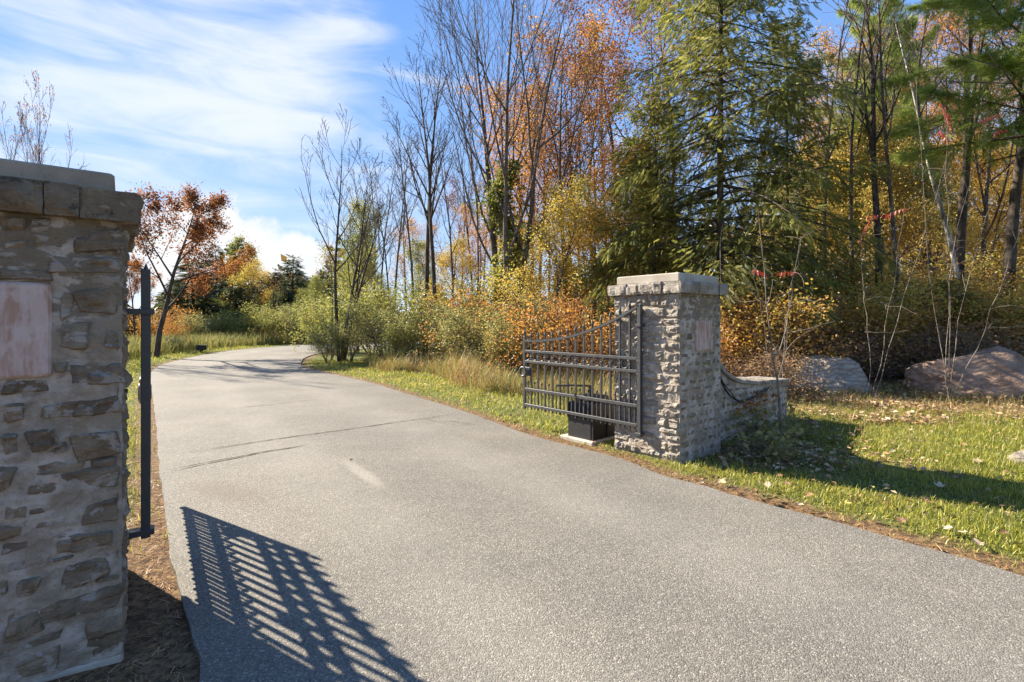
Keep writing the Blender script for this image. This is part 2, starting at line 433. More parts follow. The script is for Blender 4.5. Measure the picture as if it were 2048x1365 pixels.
class Geo:
    def __init__(s): s.v = []; s.f3 = []; s.f4 = []; s.r = []; s.n = 0
    def add(s, v, f3=None, f4=None, r=None):
        v = np.asarray(v, float).reshape(-1, 3)
        if f3 is not None and len(f3): s.f3.append(np.asarray(f3, int) + s.n)
        if f4 is not None and len(f4): s.f4.append(np.asarray(f4, int) + s.n)
        s.v.append(v); s.r.append(np.zeros(len(v)) if r is None else np.broadcast_to(np.asarray(r, float), (len(v),)))
        s.n += len(v); return s
    def box(s, lo, hi, bev=0.0):
        x0, y0, z0 = lo; x1, y1, z1 = hi
        if bev <= 0:
            v = [(x, y, z) for z in (z0, z1) for x, y in ((x0, y0), (x1, y0), (x1, y1), (x0, y1))]
            return s.add(v, f4=[(3, 2, 1, 0), (4, 5, 6, 7), (0, 1, 5, 4), (1, 2, 6, 5), (2, 3, 7, 6), (3, 0, 4, 7)])
        b = bev; rings = []
        for z, i in ((z0, b), (z0 + b, 0), (z1 - b, 0), (z1, b)):
            e = b if i == 0 else b + b * 0.6
            X0, X1, Y0, Y1 = x0 + i, x1 - i, y0 + i, y1 - i
            k = b * 0.7
            rings.append([(X0 + k, Y0, z), (X1 - k, Y0, z), (X1, Y0 + k, z), (X1, Y1 - k, z), (X1 - k, Y1, z), (X0 + k, Y1, z), (X0, Y1 - k, z), (X0, Y0 + k, z)])
        return s.loft(rings)
    def loft(s, rings, cap=True):
        k = len(rings[0]); v = [p for r in rings for p in r]; f = []
        for i in range(len(rings) - 1):
            for j in range(k):
                a, b = i * k + j, i * k + (j + 1) % k
                f.append((a, b, b + k, a + k))
        s.add(v, f4=f)
        if cap:
            n0 = s.n - len(v)
            for ring, flip in ((0, True), (len(rings) - 1, False)):
                c = np.mean(np.array(rings[ring], float), 0); base = n0 + ring * k
                s.v.append(c[None]); s.r.append(np.zeros(1)); ci = s.n; s.n += 1
                t3 = [(base + j, base + (j + 1) % k, ci) for j in range(k)]
                if flip: t3 = [(b, a, c_) for a, b, c_ in t3]
                s.f3.append(np.array(t3))
        return s
    def tube(s, pts, rad, k=6, cap=True):
        pts = np.asarray(pts, float); n = len(pts)
        rad = np.broadcast_to(np.asarray(rad, float), (n,))
        V, f = tube_batch(pts[None], rad[None], k)
        s.add(V, f4=f); return s
    def torus(s, c, R, r, ax='y', k=20, j=6, start=0, end=2 * math.pi):
        a = np.linspace(start, end, k, endpoint=False); b = np.linspace(0, 2 * math.pi, j, endpoint=False)
        A, B = np.meshgrid(a, b, indexing='ij')
        u = (R + r * np.cos(B)) * np.cos(A); vv = (R + r * np.cos(B)) * np.sin(A); h = r * np.sin(B)
        P = np.stack([u, h, vv], -1) if ax == 'y' else np.stack([u, vv, h], -1)
        P = P.reshape(-1, 3) + np.array(c)
        f = [(i * j + q, ((i + 1) % k) * j + q, ((i + 1) % k) * j + (q + 1) % j, i * j + (q + 1) % j) for i in range(k) for q in range(j)]
        return s.add(P, f4=f)
    def mesh(s, name, smooth=False):
        v = np.concatenate(s.v); faces = []
        if s.f3: faces.append(np.concatenate(s.f3))
        if s.f4: faces.append(np.concatenate(s.f4))
        return mesh_from(name, v, faces, np.concatenate(s.r), smooth)

def tube_batch(P, R, k):
    """P (B,n,3) centre lines, R (B,n) radii -> verts, quads"""
    B, n, _ = P.shape
    D = np.gradient(P, axis=1); D /= np.linalg.norm(D, axis=2, keepdims=True) + 1e-9
    ref = np.zeros_like(D); m0 = np.abs(D[:, :1, 2]) > 0.85
    ref[..., 2] = 1.0
    ref = np.where(m0[..., None], np.array([1.0, 0.0, 0.0]), ref)
    S = np.cross(D, ref); S /= np.linalg.norm(S, axis=2, keepdims=True) + 1e-9
    U = np.cross(S, D)
    a = np.linspace(0, 2 * math.pi, k, endpoint=False)
    V = P[:, :, None, :] + R[:, :, None, None] * (np.cos(a)[None, None, :, None] * S[:, :, None, :] + np.sin(a)[None, None, :, None] * U[:, :, None, :])
    idx = np.arange(B * n * k).reshape(B, n, k)
    a0 = idx[:, :-1, :]; a1 = idx[:, 1:, :]
    f = np.stack([a0, np.roll(a0, -1, 2), np.roll(a1, -1, 2), a1], -1).reshape(-1, 4)
    return V.reshape(-1, 3), f

def tubes_mesh(name, lines, smooth=True):
    """lines: list of (pts list, radii list, sides)"""
    by = {}
    for p, r, k in lines: by.setdefault((len(p), k), []).append((p, r))
    g = Geo()
    for (n, k), ls in by.items():
        V, f = tube_batch(np.array([l[0] for l in ls], float), np.array([l[1] for l in ls], float), k)
        g.add(V, f4=f)
    return g.mesh(name, smooth)

def frames(N, rng, flat=None):
    """random orthonormal frames (N,3,3) as rows: along, side, normal"""
    a = rng.normal(size=(N, 3)); 
    if flat is not None: a[:, 2] *= flat
    a /= np.linalg.norm(a, axis=1, keepdims=True) + 1e-9
    b = rng.normal(size=(N, 3)); b = np.cross(a, b); b /= np.linalg.norm(b, axis=1, keepdims=True) + 1e-9
    c = np.cross(a, b)
    return np.stack([a, b, c], 1)

def stamp(name, tv, tf3, tf4, pos, fr, size, rnd, smooth=False, jitter=0.0, rng=None):
    """stamp a template (tv in along/side/normal coordinates) at pos with frames fr"""
    tv = np.asarray(tv, float); N = len(pos); k = len(tv)
    size = np.broadcast_to(np.asarray(size, float), (N,))
    V = np.einsum('kj,njd->nkd', tv, fr) * size[:, None, None] + np.asarray(pos)[:, None, :]
    off = (np.arange(N) * k)[:, None, None]
    fs = []
    if tf3 is not None and len(tf3): fs.append((np.asarray(tf3, int)[None] + off).reshape(-1, 3))
    if tf4 is not None and len(tf4): fs.append((np.asarray(tf4, int)[None] + off).reshape(-1, 4))
    r = np.repeat(np.asarray(rnd, float), k)
    if jitter and rng is not None: r = np.clip(r + rng.uniform(-jitter, jitter, len(r)), 0, 1)
    return mesh_from(name, V.reshape(-1, 3), fs, r, smooth)

LEAF_V = [(0, 0, 0), (0.45, 0.33, 0.10), (1.0, 0, -0.05), (0.45, -0.33, 0.10)]
LEAF_F3 = [(0, 1, 2), (0, 2, 3)]

def X(px, Y): return (px - CX) / F * Y
def Z(py, Y): return EYE - (py - HZ) / F * Y
def G(px, py): 
    Y = EYE * F / (py - HZ)
    return (X(px, Y), Y)

# ------------------------------------------------------------------ road and terrain
RIGHT = [(5.6, -7), (5.0, -2), (4.4, 0), (3.85, 1.4), (3.4, 2.2), (3.12, 2.75), (2.94, 3.09), (2.71, 3.37), (2.52, 3.64), (2.28, 3.92), (1.95, 4.29), (1.73, 4.63),
         (1.45, 4.93), (1.20, 5.47), (0.83, 5.92), (0.38, 6.45), (-0.03, 7.08), (-0.88, 8.51), (-2.1, 10.3), (-3.46, 12.3), (-5.45, 14.7), (-6.7, 16.3), (-7.6, 18.2), (-8.4, 20.5),
         (-8.8, 22.5), (-8.7, 25), (-7.8, 27.6), (-6, 30), (-2, 32.6), (4, 34.6), (14, 36.2), (40, 39)]
LEFT = [(-0.2, -7), (-0.25, -1.2), (-0.65, 0.7), (-1.31, 2.095), (-1.72, 2.64), (-2.2, 3.25), (-2.63, 3.84), (-2.94, 4.27), (-3.44, 4.93), (-5.0, 7.1), (-7.7, 10.8), (-10.5, 14.7),
        (-12.1, 17.6), (-13.4, 21.6), (-14.1, 25.2), (-14.1, 27.7), (-13.6, 29.7), (-12.6, 31.8), (-10, 35), (-4, 38.4), (4, 40.6), (14, 42.4), (40, 45)]
def smooth_line(P, per=6):
    P = np.array(P, float); out = []
    for i in range(len(P) - 1):
        p0, p1, p2, p3 = P[max(i - 1, 0)], P[i], P[i + 1], P[min(i + 2, len(P) - 1)]
        for s in np.arange(per) / per:
            out.append(0.5 * (2 * p1 + (p2 - p0) * s + (2 * p0 - 5 * p1 + 4 * p2 - p3) * s * s + (3 * p1 - p0 - 3 * p2 + p3) * s ** 3))
    out.append(P[-1]); return np.array(out)
rng0 = np.random.default_rng(5)
ER, EL = smooth_line(RIGHT), smooth_line(LEFT)
POLY = np.concatenate([ER, EL[::-1]])
def road_sd(x, y):
    """signed distance to the road outline, negative on the road"""
    x = np.asarray(x, float); y = np.asarray(y, float)
    d = np.full(x.shape, 1e9); ins = np.zeros(x.shape, bool)
    A = POLY; Bp = np.roll(POLY, -1, 0)
    for (ax, ay), (bx, by) in zip(A, Bp):
        ex, ey = bx - ax, by - ay; L2 = ex * ex + ey * ey + 1e-12
        tt = np.clip(((x - ax) * ex + (y - ay) * ey) / L2, 0, 1)
        d = np.minimum(d, np.hypot(x - ax - tt * ex, y - ay - tt * ey))
        cr = ((ay > y) != (by > y)) & (x < (bx - ax) * (y - ay) / (by - ay + 1e-12) + ax)
        ins ^= cr
    return np.where(ins, -d, d)
def wav(x, y, s, ph=0.0):
    return (np.sin(x * s + 1.3 + ph) * np.cos(y * s * 0.9 + 0.4 + ph) + 0.5 * np.sin(x * s * 2.3 + y * s * 1.7 + ph * 2) + 0.25 * np.sin(x * s * 5.1 - y * s * 4.3 + 2 + ph)) / 1.75
def sstep(v, a, b):
    t_ = np.clip((v - a) / (b - a), 0, 1); return t_ * t_ * (3 - 2 * t_)
def terrain(x, y, sd=None):
    x = np.asarray(x, float); y = np.asarray(y, float)
    if sd is None: sd = road_sd(x, y)
    out = sstep(sd, 0.0, 0.5)
    z = -0.035 + 0.03 * out
    z = z + out * 0.025 * wav(x, y, 3.1) + sstep(sd, 0.5, 3) * 0.05 * wav(x, y, 0.8, 1.0)
    z = z + sstep(x, 3.0, 9.0) * sstep(y, 9.0, 24.0) * 0.9
    z = z + sstep(x, 2.0, 16.0) * sstep(y, 19.0, 44.0) * 4.0 * sstep(sd, 1.0, 9.0)
    far = np.hypot(x, y)
    z = z + sstep(far, 60, 260) * 7.0 * (0.6 + 0.4 * wav(x, y, 0.012, 0.7))
    return z
def tz(x, y): return float(terrain(np.array([x]), np.array([y]))[0])

def axis(lo, hi, c0, c1, fine, grow=1.12):
    a = list(np.arange(c0, c1, fine)); s = fine; v = c1
    while v < hi: a.append(v); s *= grow; v += s
    a.append(hi); s = fine; v = c0 - fine; b = []
    while v > lo: b.append(v); s *= grow; v -= s
    b.append(lo)
    return np.array(b[::-1] + a)
gx = axis(-900, 900, -5.5, 9.5, 0.075, 1.045); gy = axis(-300, 1500, 1.0, 12.0, 0.075, 1.045)
GX, GY = np.meshgrid(gx, gy, indexing='ij')
SD = road_sd(GX.ravel(), GY.ravel())
GZ = terrain(GX.ravel(), GY.ravel(), SD)
nx, ny = len(gx), len(gy)
ii = np.arange(nx * ny).reshape(nx, ny)
gf = np.stack([ii[:-1, :-1], ii[1:, :-1], ii[1:, 1:], ii[:-1, 1:]], -1).reshape(-1, 4)
gme = mesh_from('ground', np.stack([GX.ravel(), GY.ravel(), GZ], 1), [gf], None, True)
def wood_mask(x, y, sd):
    m1 = sstep(sd, 3.4, 5.0) * sstep(y, 7.5, 10.5) * (x > -9)
    m2 = sstep(y, 46, 60)
    m3 = np.exp(-((x - 2.9) ** 2 + (y - 6.1) ** 2) / 0.9)
    m4 = ((x < -0.8) & (y < 3.9)) * sstep(-y, -3.9, -3.3) * 1.0
    return np.clip(np.maximum.reduce([m1, m2, m3, m4]), 0, 1)
for nm, val in (('edge', SD), ('wood', wood_mask(GX.ravel(), GY.ravel(), SD))):
    a = gme.attributes.new(nm, 'FLOAT', 'POINT'); a.data.foreach_set('value', np.asarray(val, np.float32))
kind(obj('ground', gme, M['ground']), 'structure')

# the drive: a sheet with ragged edges and a thin crumbling skirt
nE = 420
def resample(P, n):
    d = np.r_[0, np.cumsum(np.hypot(*np.diff(P, axis=0).T))]
    # denser near the camera
    s = np.linspace(0, 1, n) ** 1.6 * d[-1]
    return np.stack([np.interp(s, d, P[:, 0]), np.interp(s, d, P[:, 1])], 1)
er, el = resample(ER, nE), resample(EL, nE)
jr = rng0.normal(0, 0.007, nE) + 0.006 * np.sin(np.arange(nE) * 0.4); jl = rng0.normal(0, 0.007, nE) + 0.006 * np.sin(np.arange(nE) * 0.37)
dirv = (er - el) / np.linalg.norm(er - el, axis=1, keepdims=True)
er = er + dirv * jr[:, None]; el = el - dirv * jl[:, None]
cols = 9; rows = []
tt = np.linspace(0, 1, cols)
top = el[:, None, :] + (er - el)[:, None, :] * tt[None, :, None]
crown = 0.012 * (1 - (2 * tt - 1) ** 2)
V = np.concatenate([top, np.broadcast_to(crown[None, :, None], (nE, cols, 1))], 2)
V = np.concatenate([np.concatenate([el, np.full((nE, 1), -0.06)], 1)[:, None], V, np.concatenate([er, np.full((nE, 1), -0.06)], 1)[:, None]], 1)
k = cols + 2
ii = np.arange(nE * k).reshape(nE, k)
rf = np.stack([ii[:-1, :-1], ii[:-1, 1:], ii[1:, 1:], ii[1:, :-1]], -1).reshape(-1, 4)
rme = mesh_from('road', V.reshape(-1, 3), [rf], None, False)
a = rme.attributes.new('across', 'FLOAT', 'POINT'); a.data.foreach_set('value', np.tile(np.r_[0, tt, 1], nE).astype(np.float32))
road = kind(obj('road', rme, M['asphalt']), 'structure')

def ribbon(name, pts, wd, z, seed, material):
    r = random.Random(seed); P = []
    for i in range(len(pts) - 1):
        a, b = np.array(pts[i]), np.array(pts[i + 1]); n = max(2, int(np.linalg.norm(b - a) / 0.05))
        for j in range(n): P.append(a + (b - a) * j / n)
    P.append(np.array(pts[-1])); P = np.array(P)
    off = np.cumsum([r.uniform(-0.008, 0.008) for _ in P]); off -= np.linspace(off[0], off[-1], len(off))
    D = np.gradient(P, axis=0); N = np.stack([-D[:, 1], D[:, 0]], 1); N /= np.linalg.norm(N, axis=1, keepdims=True)
    P = P + N * off[:, None]
    w_ = np.array([wd * r.uniform(0.35, 1.3) * min(1, 0.2 + 6 * min(i, len(P) - 1 - i) / len(P)) for i in range(len(P))])
    zc_ = z
    A = np.c_[P + N * w_[:, None], np.full(len(P), zc_)]; B = np.c_[P - N * w_[:, None], np.full(len(P), zc_)]
    n = len(P); i = np.arange(n - 1)
    return obj(name, mesh_from(name, np.concatenate([A, B]), [np.stack([i + n, i + n + 1, i + 1, i], 1)]), material, road)
ribbon('crack', [G(375, 908), G(470, 893), G(600, 874), G(720, 857), G(850, 839), G(918, 829)], 0.010, 0.0165, 1, M['crack'])
ribbon('crack', [G(322, 946), G(400, 931), G(470, 918), G(540, 905), G(612, 893)], 0.012, 0.0165, 2, M['crack'])
ribbon('crack', [G(850, 839), G(875, 846), G(905, 844), G(950, 852)], 0.006, 0.0165, 7, M['crack'])
ribbon('crack', [G(640, 800), G(540, 812), G(470, 818)], 0.008, 0.0165, 3, M['crack'])

# ------------------------------------------------------------------ masonry
U2 = np.array([-0.652, 0.758]); U2 /= np.linalg.norm(U2)      # along the drive, away
V2 = np.array([-U2[1], U2[0]]) * -1                          # across, to the far right
U3, V3, Z3 = np.r_[U2, 0], np.r_[V2, 0], np.array([0, 0, 1.0])

def fbm(p, oct=4, scale=1.0):
    return mnoise.fractal(Vector(p) * scale, 1.0, 2.0, oct)

def stone_mesh(w_, h_, proud, rough, seed, nxg, nzg, S, N, irregular=0.14):
    """a rough faced stone: grid patch with ragged outline, its rim sunk in the mortar"""
    r = random.Random(seed); sx, sy, sz = r.uniform(0, 90), r.uniform(0, 90), r.uniform(0, 90)
    tilt, tilt2 = r.uniform(-.3, .3), r.uniform(-.35, .35)
    V, f = [], []
    cj = [(r.uniform(-1, 1) * irregular * h_, r.uniform(-1, 1) * irregular * h_) for _ in range(4)]
    for i in range(nxg + 1):
        for j in range(nzg + 1):
            u, v = i / nxg, j / nzg
            a, b = (u - .5) * w_, (v - .5) * h_
            w4 = ((1 - u) * (1 - v), u * (1 - v), u * v, (1 - u) * v)
            a += sum(k_ * c_[0] for k_, c_ in zip(w4, cj)); b += sum(k_ * c_[1] for k_, c_ in zip(w4, cj))
            rim = min(u, 1 - u) * w_, min(v, 1 - v) * h_
            e = min(rim)
            wob = mnoise.noise(Vector((a * 14 + sx, b * 14 + sy, sz)))
            wob2 = mnoise.noise(Vector((a * 14 + sy, b * 14 + sz, sx)))
            if e < 1e-6:
                a += wob * 0.016; b += wob2 * 0.016; d = -0.016
            else:
                n_ = fbm((a * 9 + sx, b * 13 + sy, sz), 4); n2 = mnoise.cell(Vector((a * 16 + sx, b * 22 + sy, 3.0)))
                d = proud * min(1.0, 0.55 + e / 0.03) + rough * (0.7 * n_ + 0.45 * (n2 - 0.5)) + proud * (tilt * (u - .5) + tilt2 * (v - .5))
                d = max(d, 0.001)
                a += wob * 0.005; b += wob2 * 0.005
            V.append(a * S + b * Z3 + d * N)
    for i in range(nxg):
        for j in range(nzg):
            q = i * (nzg + 1) + j
            f.append((q, q + nzg + 1, q + nzg + 2, q + 1))
    f = np.array(f)
    if np.dot(np.cross(S, Z3), N) < 0: f = f[:, ::-1]
    return mesh_from('stone', V, [f], None, False)

def coursed(width, z0, z1, seed, hmin=0.07, hmax=0.15, lmin=0.10, lmax=0.34, skip=None):
    r = random.Random(seed); out = []; z = z0
    while z < z1 - 0.03:
        h = r.uniform(hmin, hmax)
        if z + h > z1 - hmin: h = z1 - z
        s = 0.0
        while s < width - 0.02:
            l = r.uniform(lmin, lmax)
            if s + l > width - lmin * 0.8: l = width - s
            out.append((s, s + l, z, z + h)); s += l
        z += h
    if skip:
        a0, a1, b0, b1 = skip; o2 = []
        for s0, s1, q0, q1 in out:
            if s1 > a0 and s0 < a1 and q1 > b0 + .01 and q0 < b1 - .01:
                if s0 < a0 - .05: o2.append((s0, a0 - .005, q0, q1))
                if s1 > a1 + .05: o2.append((a1 + .005, s1, q0, q1))
            else: o2.append((s0, s1, q0, q1))
        out = o2
    return out

def lay(root, C, S, N, rects, seed, material, proud, rough, dens, name='stone', gap=0.010, lean=0.0, irregular=0.12):
    for i, (s0, s1, q0, q1) in enumerate(rects):
        w_, h_ = s1 - s0 - gap, q1 - q0 - gap
        if w_ < 0.02 or h_ < 0.015: continue
        me = stone_mesh(w_, h_, proud, rough, seed * 977 + i, max(3, min(14, int(w_ * dens))), max(3, min(9, int(h_ * dens))), S, N, irregular)
        zc_ = (q0 + q1) / 2
        c_ = S * ((s0 + s1) / 2) + Z3 * zc_
        obj(name, me, material, root, tuple(c_))

def core(root, O, S, T, w_, d_, h_, amp, name='mortar_core', seed=0, nd=0.03):
    """mortar body: box with rough sides; O corner offset in root space, S and T its two horizontal axes"""
    g = Geo()
    for (o, s, n_, wid) in ((O, S, -T, w_), (O, T, -S, d_), (O + S * w_, T, S, d_), (O + T * d_, S, T, w_)):
        a = max(2, int(wid / nd)); b = max(2, int(h_ / nd))
        P = []
        for i in range(a + 1):
            for j in range(b + 1):
                p_ = o + s * (wid * i / a) + Z3 * (h_ * j / b)
                q = Vector(p_ + C_SHIFT)
                am = amp if 0 < i < a else 0.0
                P.append(p_ + n_ * am * (fbm(q * 6, 4) + 0.5 * mnoise.noise(q * 30)))
        idx = np.arange((a + 1) * (b + 1)).reshape(a + 1, b + 1)
        f = np.stack([idx[:-1, :-1], idx[1:, :-1], idx[1:, 1:], idx[:-1, 1:]], -1).reshape(-1, 4)
        if np.dot(np.cross(s, Z3), n_) < 0: f = f[:, ::-1]
        g.add(P, f4=f)
    top_ = [O + Z3 * h_, O + S * w_ + Z3 * h_, O + S * w_ + T * d_ + Z3 * h_, O + T * d_ + Z3 * h_]
    g.add(top_, f4=[(0, 1, 2, 3)])
    return obj(name, g.mesh(name), M['mortar'], root)

def slab(root, name, O, S, T, w_, d_, z0, z1, material, bev=0.012, seed=0):
    g = Geo(); rings = []
    for z, i in ((z0, bev * .5), (z0 + bev, 0), (z1 - bev, 0), (z1, bev)):
        k_ = bev * 1.1
        ring = []
        for (a, b) in ((i + k_, i), (w_ - i - k_, i), (w_ - i, i + k_), (w_ - i, d_ - i - k_), (w_ - i - k_, d_ - i), (i + k_, d_ - i), (i, d_ - i - k_), (i, i + k_)):
            ring.append(O + S * a + T * b + Z3 * z)
        rings.append(ring)
    if np.dot(np.cross(S, T), Z3) < 0: rings = [r[::-1] for r in rings]
    g.loft(rings)
    return obj(name, g.mesh(name), material, root)

def capband(root, O, S, T, w_, d_, z0, z1, material, seed, sides):
    """row of rough cap stones laid round the pillar top, each a block of its own"""
    r = random.Random(seed); ov = 0.055
    fill = Geo()
    for (o, s, n_, wid) in sides:
        a = -ov
        while a < wid + ov - 0.01:
            l = r.uniform(0.09, 0.20)
            if a + l > wid + ov - 0.08: l = wid + ov - a
            hw = l - 0.003; H = z1 - z0 - r.uniform(0, 0.012); ov2 = ov + r.uniform(-0.008, 0.014)
            # rough block: front patch plus top, bottom and ends
            me_g = Geo(); nx_, nz_ = max(3, int(hw / 0.025)), 5
            sd_ = r.uniform(0, 99); P = []
            for i in range(nx_ + 1):
                for j in range(nz_ + 1):
                    x_, z_ = (i / nx_ - .5) * hw, (j / nz_ - .5) * H
                    edge_ = 1 if (i in (0, nx_) or j in (0, nz_)) else 0
                    d = ov2 + 0.018 * fbm((x_ * 11 + sd_, z_ * 11, sd_), 4) - 0.010 * edge_
                    P.append(s * (x_ + 0.004 * mnoise.noise(Vector((z_ * 20, sd_, 0)))) + Z3 * z_ + n_ * d)
            P = np.array(P); idx = np.arange((nx_ + 1) * (nz_ + 1)).reshape(nx_ + 1, nz_ + 1)
            f = np.stack([idx[:-1, :-1], idx[1:, :-1], idx[1:, 1:], idx[:-1, 1:]], -1).reshape(-1, 4)
            me_g.add(P, f4=f)
            for line in (idx[:, -1], idx[:, 0], idx[0, :], idx[-1, :]):
                A = P[line]; depth = 0.115
                B = A - n_ * (A @ n_ + depth)[:, None]
                q = len(A); i_ = np.arange(q - 1)
                me_g.add(np.concatenate([A, B]), f4=np.stack([i_, i_ + 1, i_ + 1 + q, i_ + q], 1))
            obj('cap_stone', me_g.mesh('cap_stone'), material, root, tuple(o + s * (a + l / 2) + Z3 * (z0 + H / 2)))
            a += l
    inner = slab(root, 'cap_bed', O - S * 0.034 - T * 0.034, S, T, w_ + 0.068, d_ + 0.068, z0 + 0.004, z1 - 0.012, M['mortar'], 0.004)

# ---- gate pillar on the far side of the drive
CR = np.array([1.77, 5.33, -0.03]); C_SHIFT = CR
WR, DR, HR = 0.88, 0.85, 1.83
pr = thing('gate_pillar', 'sunlit pale stone gate pillar with low curved wing wall', 'pillar', tuple(CR), 0, 'stone gate pillars')
core(pr, np.zeros(3), V3, U3, WR, DR, HR, 0.010)
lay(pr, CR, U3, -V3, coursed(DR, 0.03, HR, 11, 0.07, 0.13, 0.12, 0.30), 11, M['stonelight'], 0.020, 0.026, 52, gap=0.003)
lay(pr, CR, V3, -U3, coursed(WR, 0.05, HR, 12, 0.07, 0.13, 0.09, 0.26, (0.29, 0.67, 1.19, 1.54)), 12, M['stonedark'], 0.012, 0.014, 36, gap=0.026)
lay(pr, CR, U3, V3, [], 13, M['stone'], 0.01, 0.014, 30)
def shifted(root, off, S, N, rects, seed, *a, **k_):
    for i, (s0, s1, q0, q1) in enumerate(rects):
        me = stone_mesh(s1 - s0 - 0.014, q1 - q0 - 0.014, 0.012, 0.015, seed * 977 + i, max(3, int((s1 - s0) * 24)), max(3, int((q1 - q0) * 24)), S, N, 0.1)
        obj('stone', me, M['stone'], root, tuple(off + S * ((s0 + s1) / 2) + Z3 * ((q0 + q1) / 2)))
shifted(pr, V3 * WR, U3, V3, coursed(DR, 0.9, HR, 14, 0.09, 0.15, 0.14, 0.32), 14)
shifted(pr, U3 * DR, V3, U3, coursed(WR, 0.05, HR, 15, 0.09, 0.15, 0.14, 0.34), 15)
g = Geo(); 
pl = slab(pr, 'plaque', V3 * 0.305 - U3 * 0.018 + Z3 * 0, V3, U3, 0.355, 0.05, 1.20, 1.535, M['plaque'], 0.008)
capband(pr, np.zeros(3), V3, U3, WR, DR, HR - 0.005, HR + 0.125, M['stonelight'], 21,
        ((np.zeros(3), V3, -U3, WR), (np.zeros(3), U3, -V3, DR), (V3 * WR, U3, V3, DR), (U3 * DR, V3, U3, WR)))
slab(pr, 'cap_slab', V3 * 0.015 + U3 * 0.015, V3, U3, WR - 0.03, DR - 0.03, HR + 0.118, HR + 0.215, M['concrete'], 0.010)

# wing wall sweeping down from the pillar
LW, TW = 2.45, 0.42
WTX = np.linspace(0, LW, 60)
WTZ = 0.60 + 0.115 * (1 - WTX / LW) + 0.80 * np.exp(-WTX / 0.30)
def wing_top(s):
    return float(np.interp(s, WTX, WTZ))
off_w = V3 * WR + U3 * 0.20
g = Geo(); ns, nz = 60, 22
for face, dn in ((0.0, -U3), (TW, U3)):
    P = []
    for i in range(ns + 1):
        s = LW * i / ns
        for j in range(nz + 1):
            p_ = V3 * s + U3 * face + Z3 * (wing_top(s) * j / nz)
            P.append(p_ + dn * 0.010 * fbm(Vector(p_ + CR) * 7, 4))
    idx = np.arange((ns + 1) * (nz + 1)).reshape(ns + 1, nz + 1)
    f = np.stack([idx[:-1, :-1], idx[1:, :-1], idx[1:, 1:], idx[:-1, 1:]], -1).reshape(-1, 4)
    g.add(P, f4=f)
P = [V3 * LW + U3 * (TW * a) + Z3 * (wing_top(LW) * b) for a in (0, 1) for b in (0, 1)]
g.add(P, f4=[(0, 2, 3, 1)])
P = [V3 * (LW * i / ns) + U3 * (TW * a) + Z3 * wing_top(LW * i / ns) for i in range(ns + 1) for a in (0, 1)]
g.add(P, f4=[(2 * i, 2 * i + 2, 2 * i + 3, 2 * i + 1) for i in range(ns)])
wg = obj('wing_wall', g.mesh('wing_wall'), M['mortar'], pr, tuple(off_w))
for i, (s0, s1, q0, q1) in enumerate(coursed(LW, 0.03, 1.6, 31, 0.07, 0.13, 0.10, 0.28)):
    tp = min(wing_top(s0), wing_top(s1)) - 0.02
    if q0 > tp - 0.05: continue
    q1 = min(q1, tp)
    me = stone_mesh(s1 - s0 - 0.026, q1 - q0 - 0.024, 0.012, 0.014, 3100 + i, max(3, int((s1 - s0) * 30)), max(3, int((q1 - q0) * 30)), V3, -U3, 0.12)
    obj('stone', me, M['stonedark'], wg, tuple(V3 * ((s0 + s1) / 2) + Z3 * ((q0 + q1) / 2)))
for i, (s0, s1, q0, q1) in enumerate(coursed(TW, 0.03, 0.6, 32, 0.09, 0.14, 0.10, 0.24)):
    me = stone_mesh(s1 - s0 - 0.014, q1 - q0 - 0.014, 0.012, 0.016, 3300 + i, 5, 4, U3, V3, 0.12)
    obj('stone', me, M['stone'], wg, tuple(V3 * LW + U3 * ((s0 + s1) / 2) + Z3 * ((q0 + q1) / 2)))
# coping stones following the sweep
r = random.Random(8); s = 0.03; 
while s < LW - 0.03:
    q0, q1 = wing_top(s), None
    ds = 0.13 / math.sqrt(1 + ((wing_top(s + 0.02) - wing_top(s)) / 0.02) ** 2) * r.uniform(0.8, 1.3)
    e = min(LW + 0.02, s + max(0.02, ds)); a = np.array([s, wing_top(s)]); b = np.array([e, wing_top(e)])
    tvec = (b - a) / (np.linalg.norm(b - a) + 1e-9); nv = np.array([-tvec[1], tvec[0]]); nv = nv if nv[1] > 0 else -nv
    a2, b2 = a + tvec * 0.004, b - tvec * 0.004
    th = 0.05 + r.uniform(-0.006, 0.010); g = Geo(); rings = []
    for y_, sh in ((-0.035, 0.008), (-0.03, 0), (TW + 0.03, 0), (TW + 0.035, 0.008)):
        yy = y_ + r.uniform(-0.006, 0.006)
        rings.append([V3 * p_[0] + Z3 * p_[1] + U3 * yy for p_ in (a2 + nv * sh, b2 + nv * sh, b2 + nv * (th - sh), a2 + nv * (th - sh))])
    c_ = np.mean(np.array(rings).reshape(-1, 3), 0)
    g.loft([[p_ - c_ for p_ in rg] for rg in rings])
    obj('coping_stone', g.mesh('coping_stone'), M['stonelight'], wg, tuple(c_))
    s = e

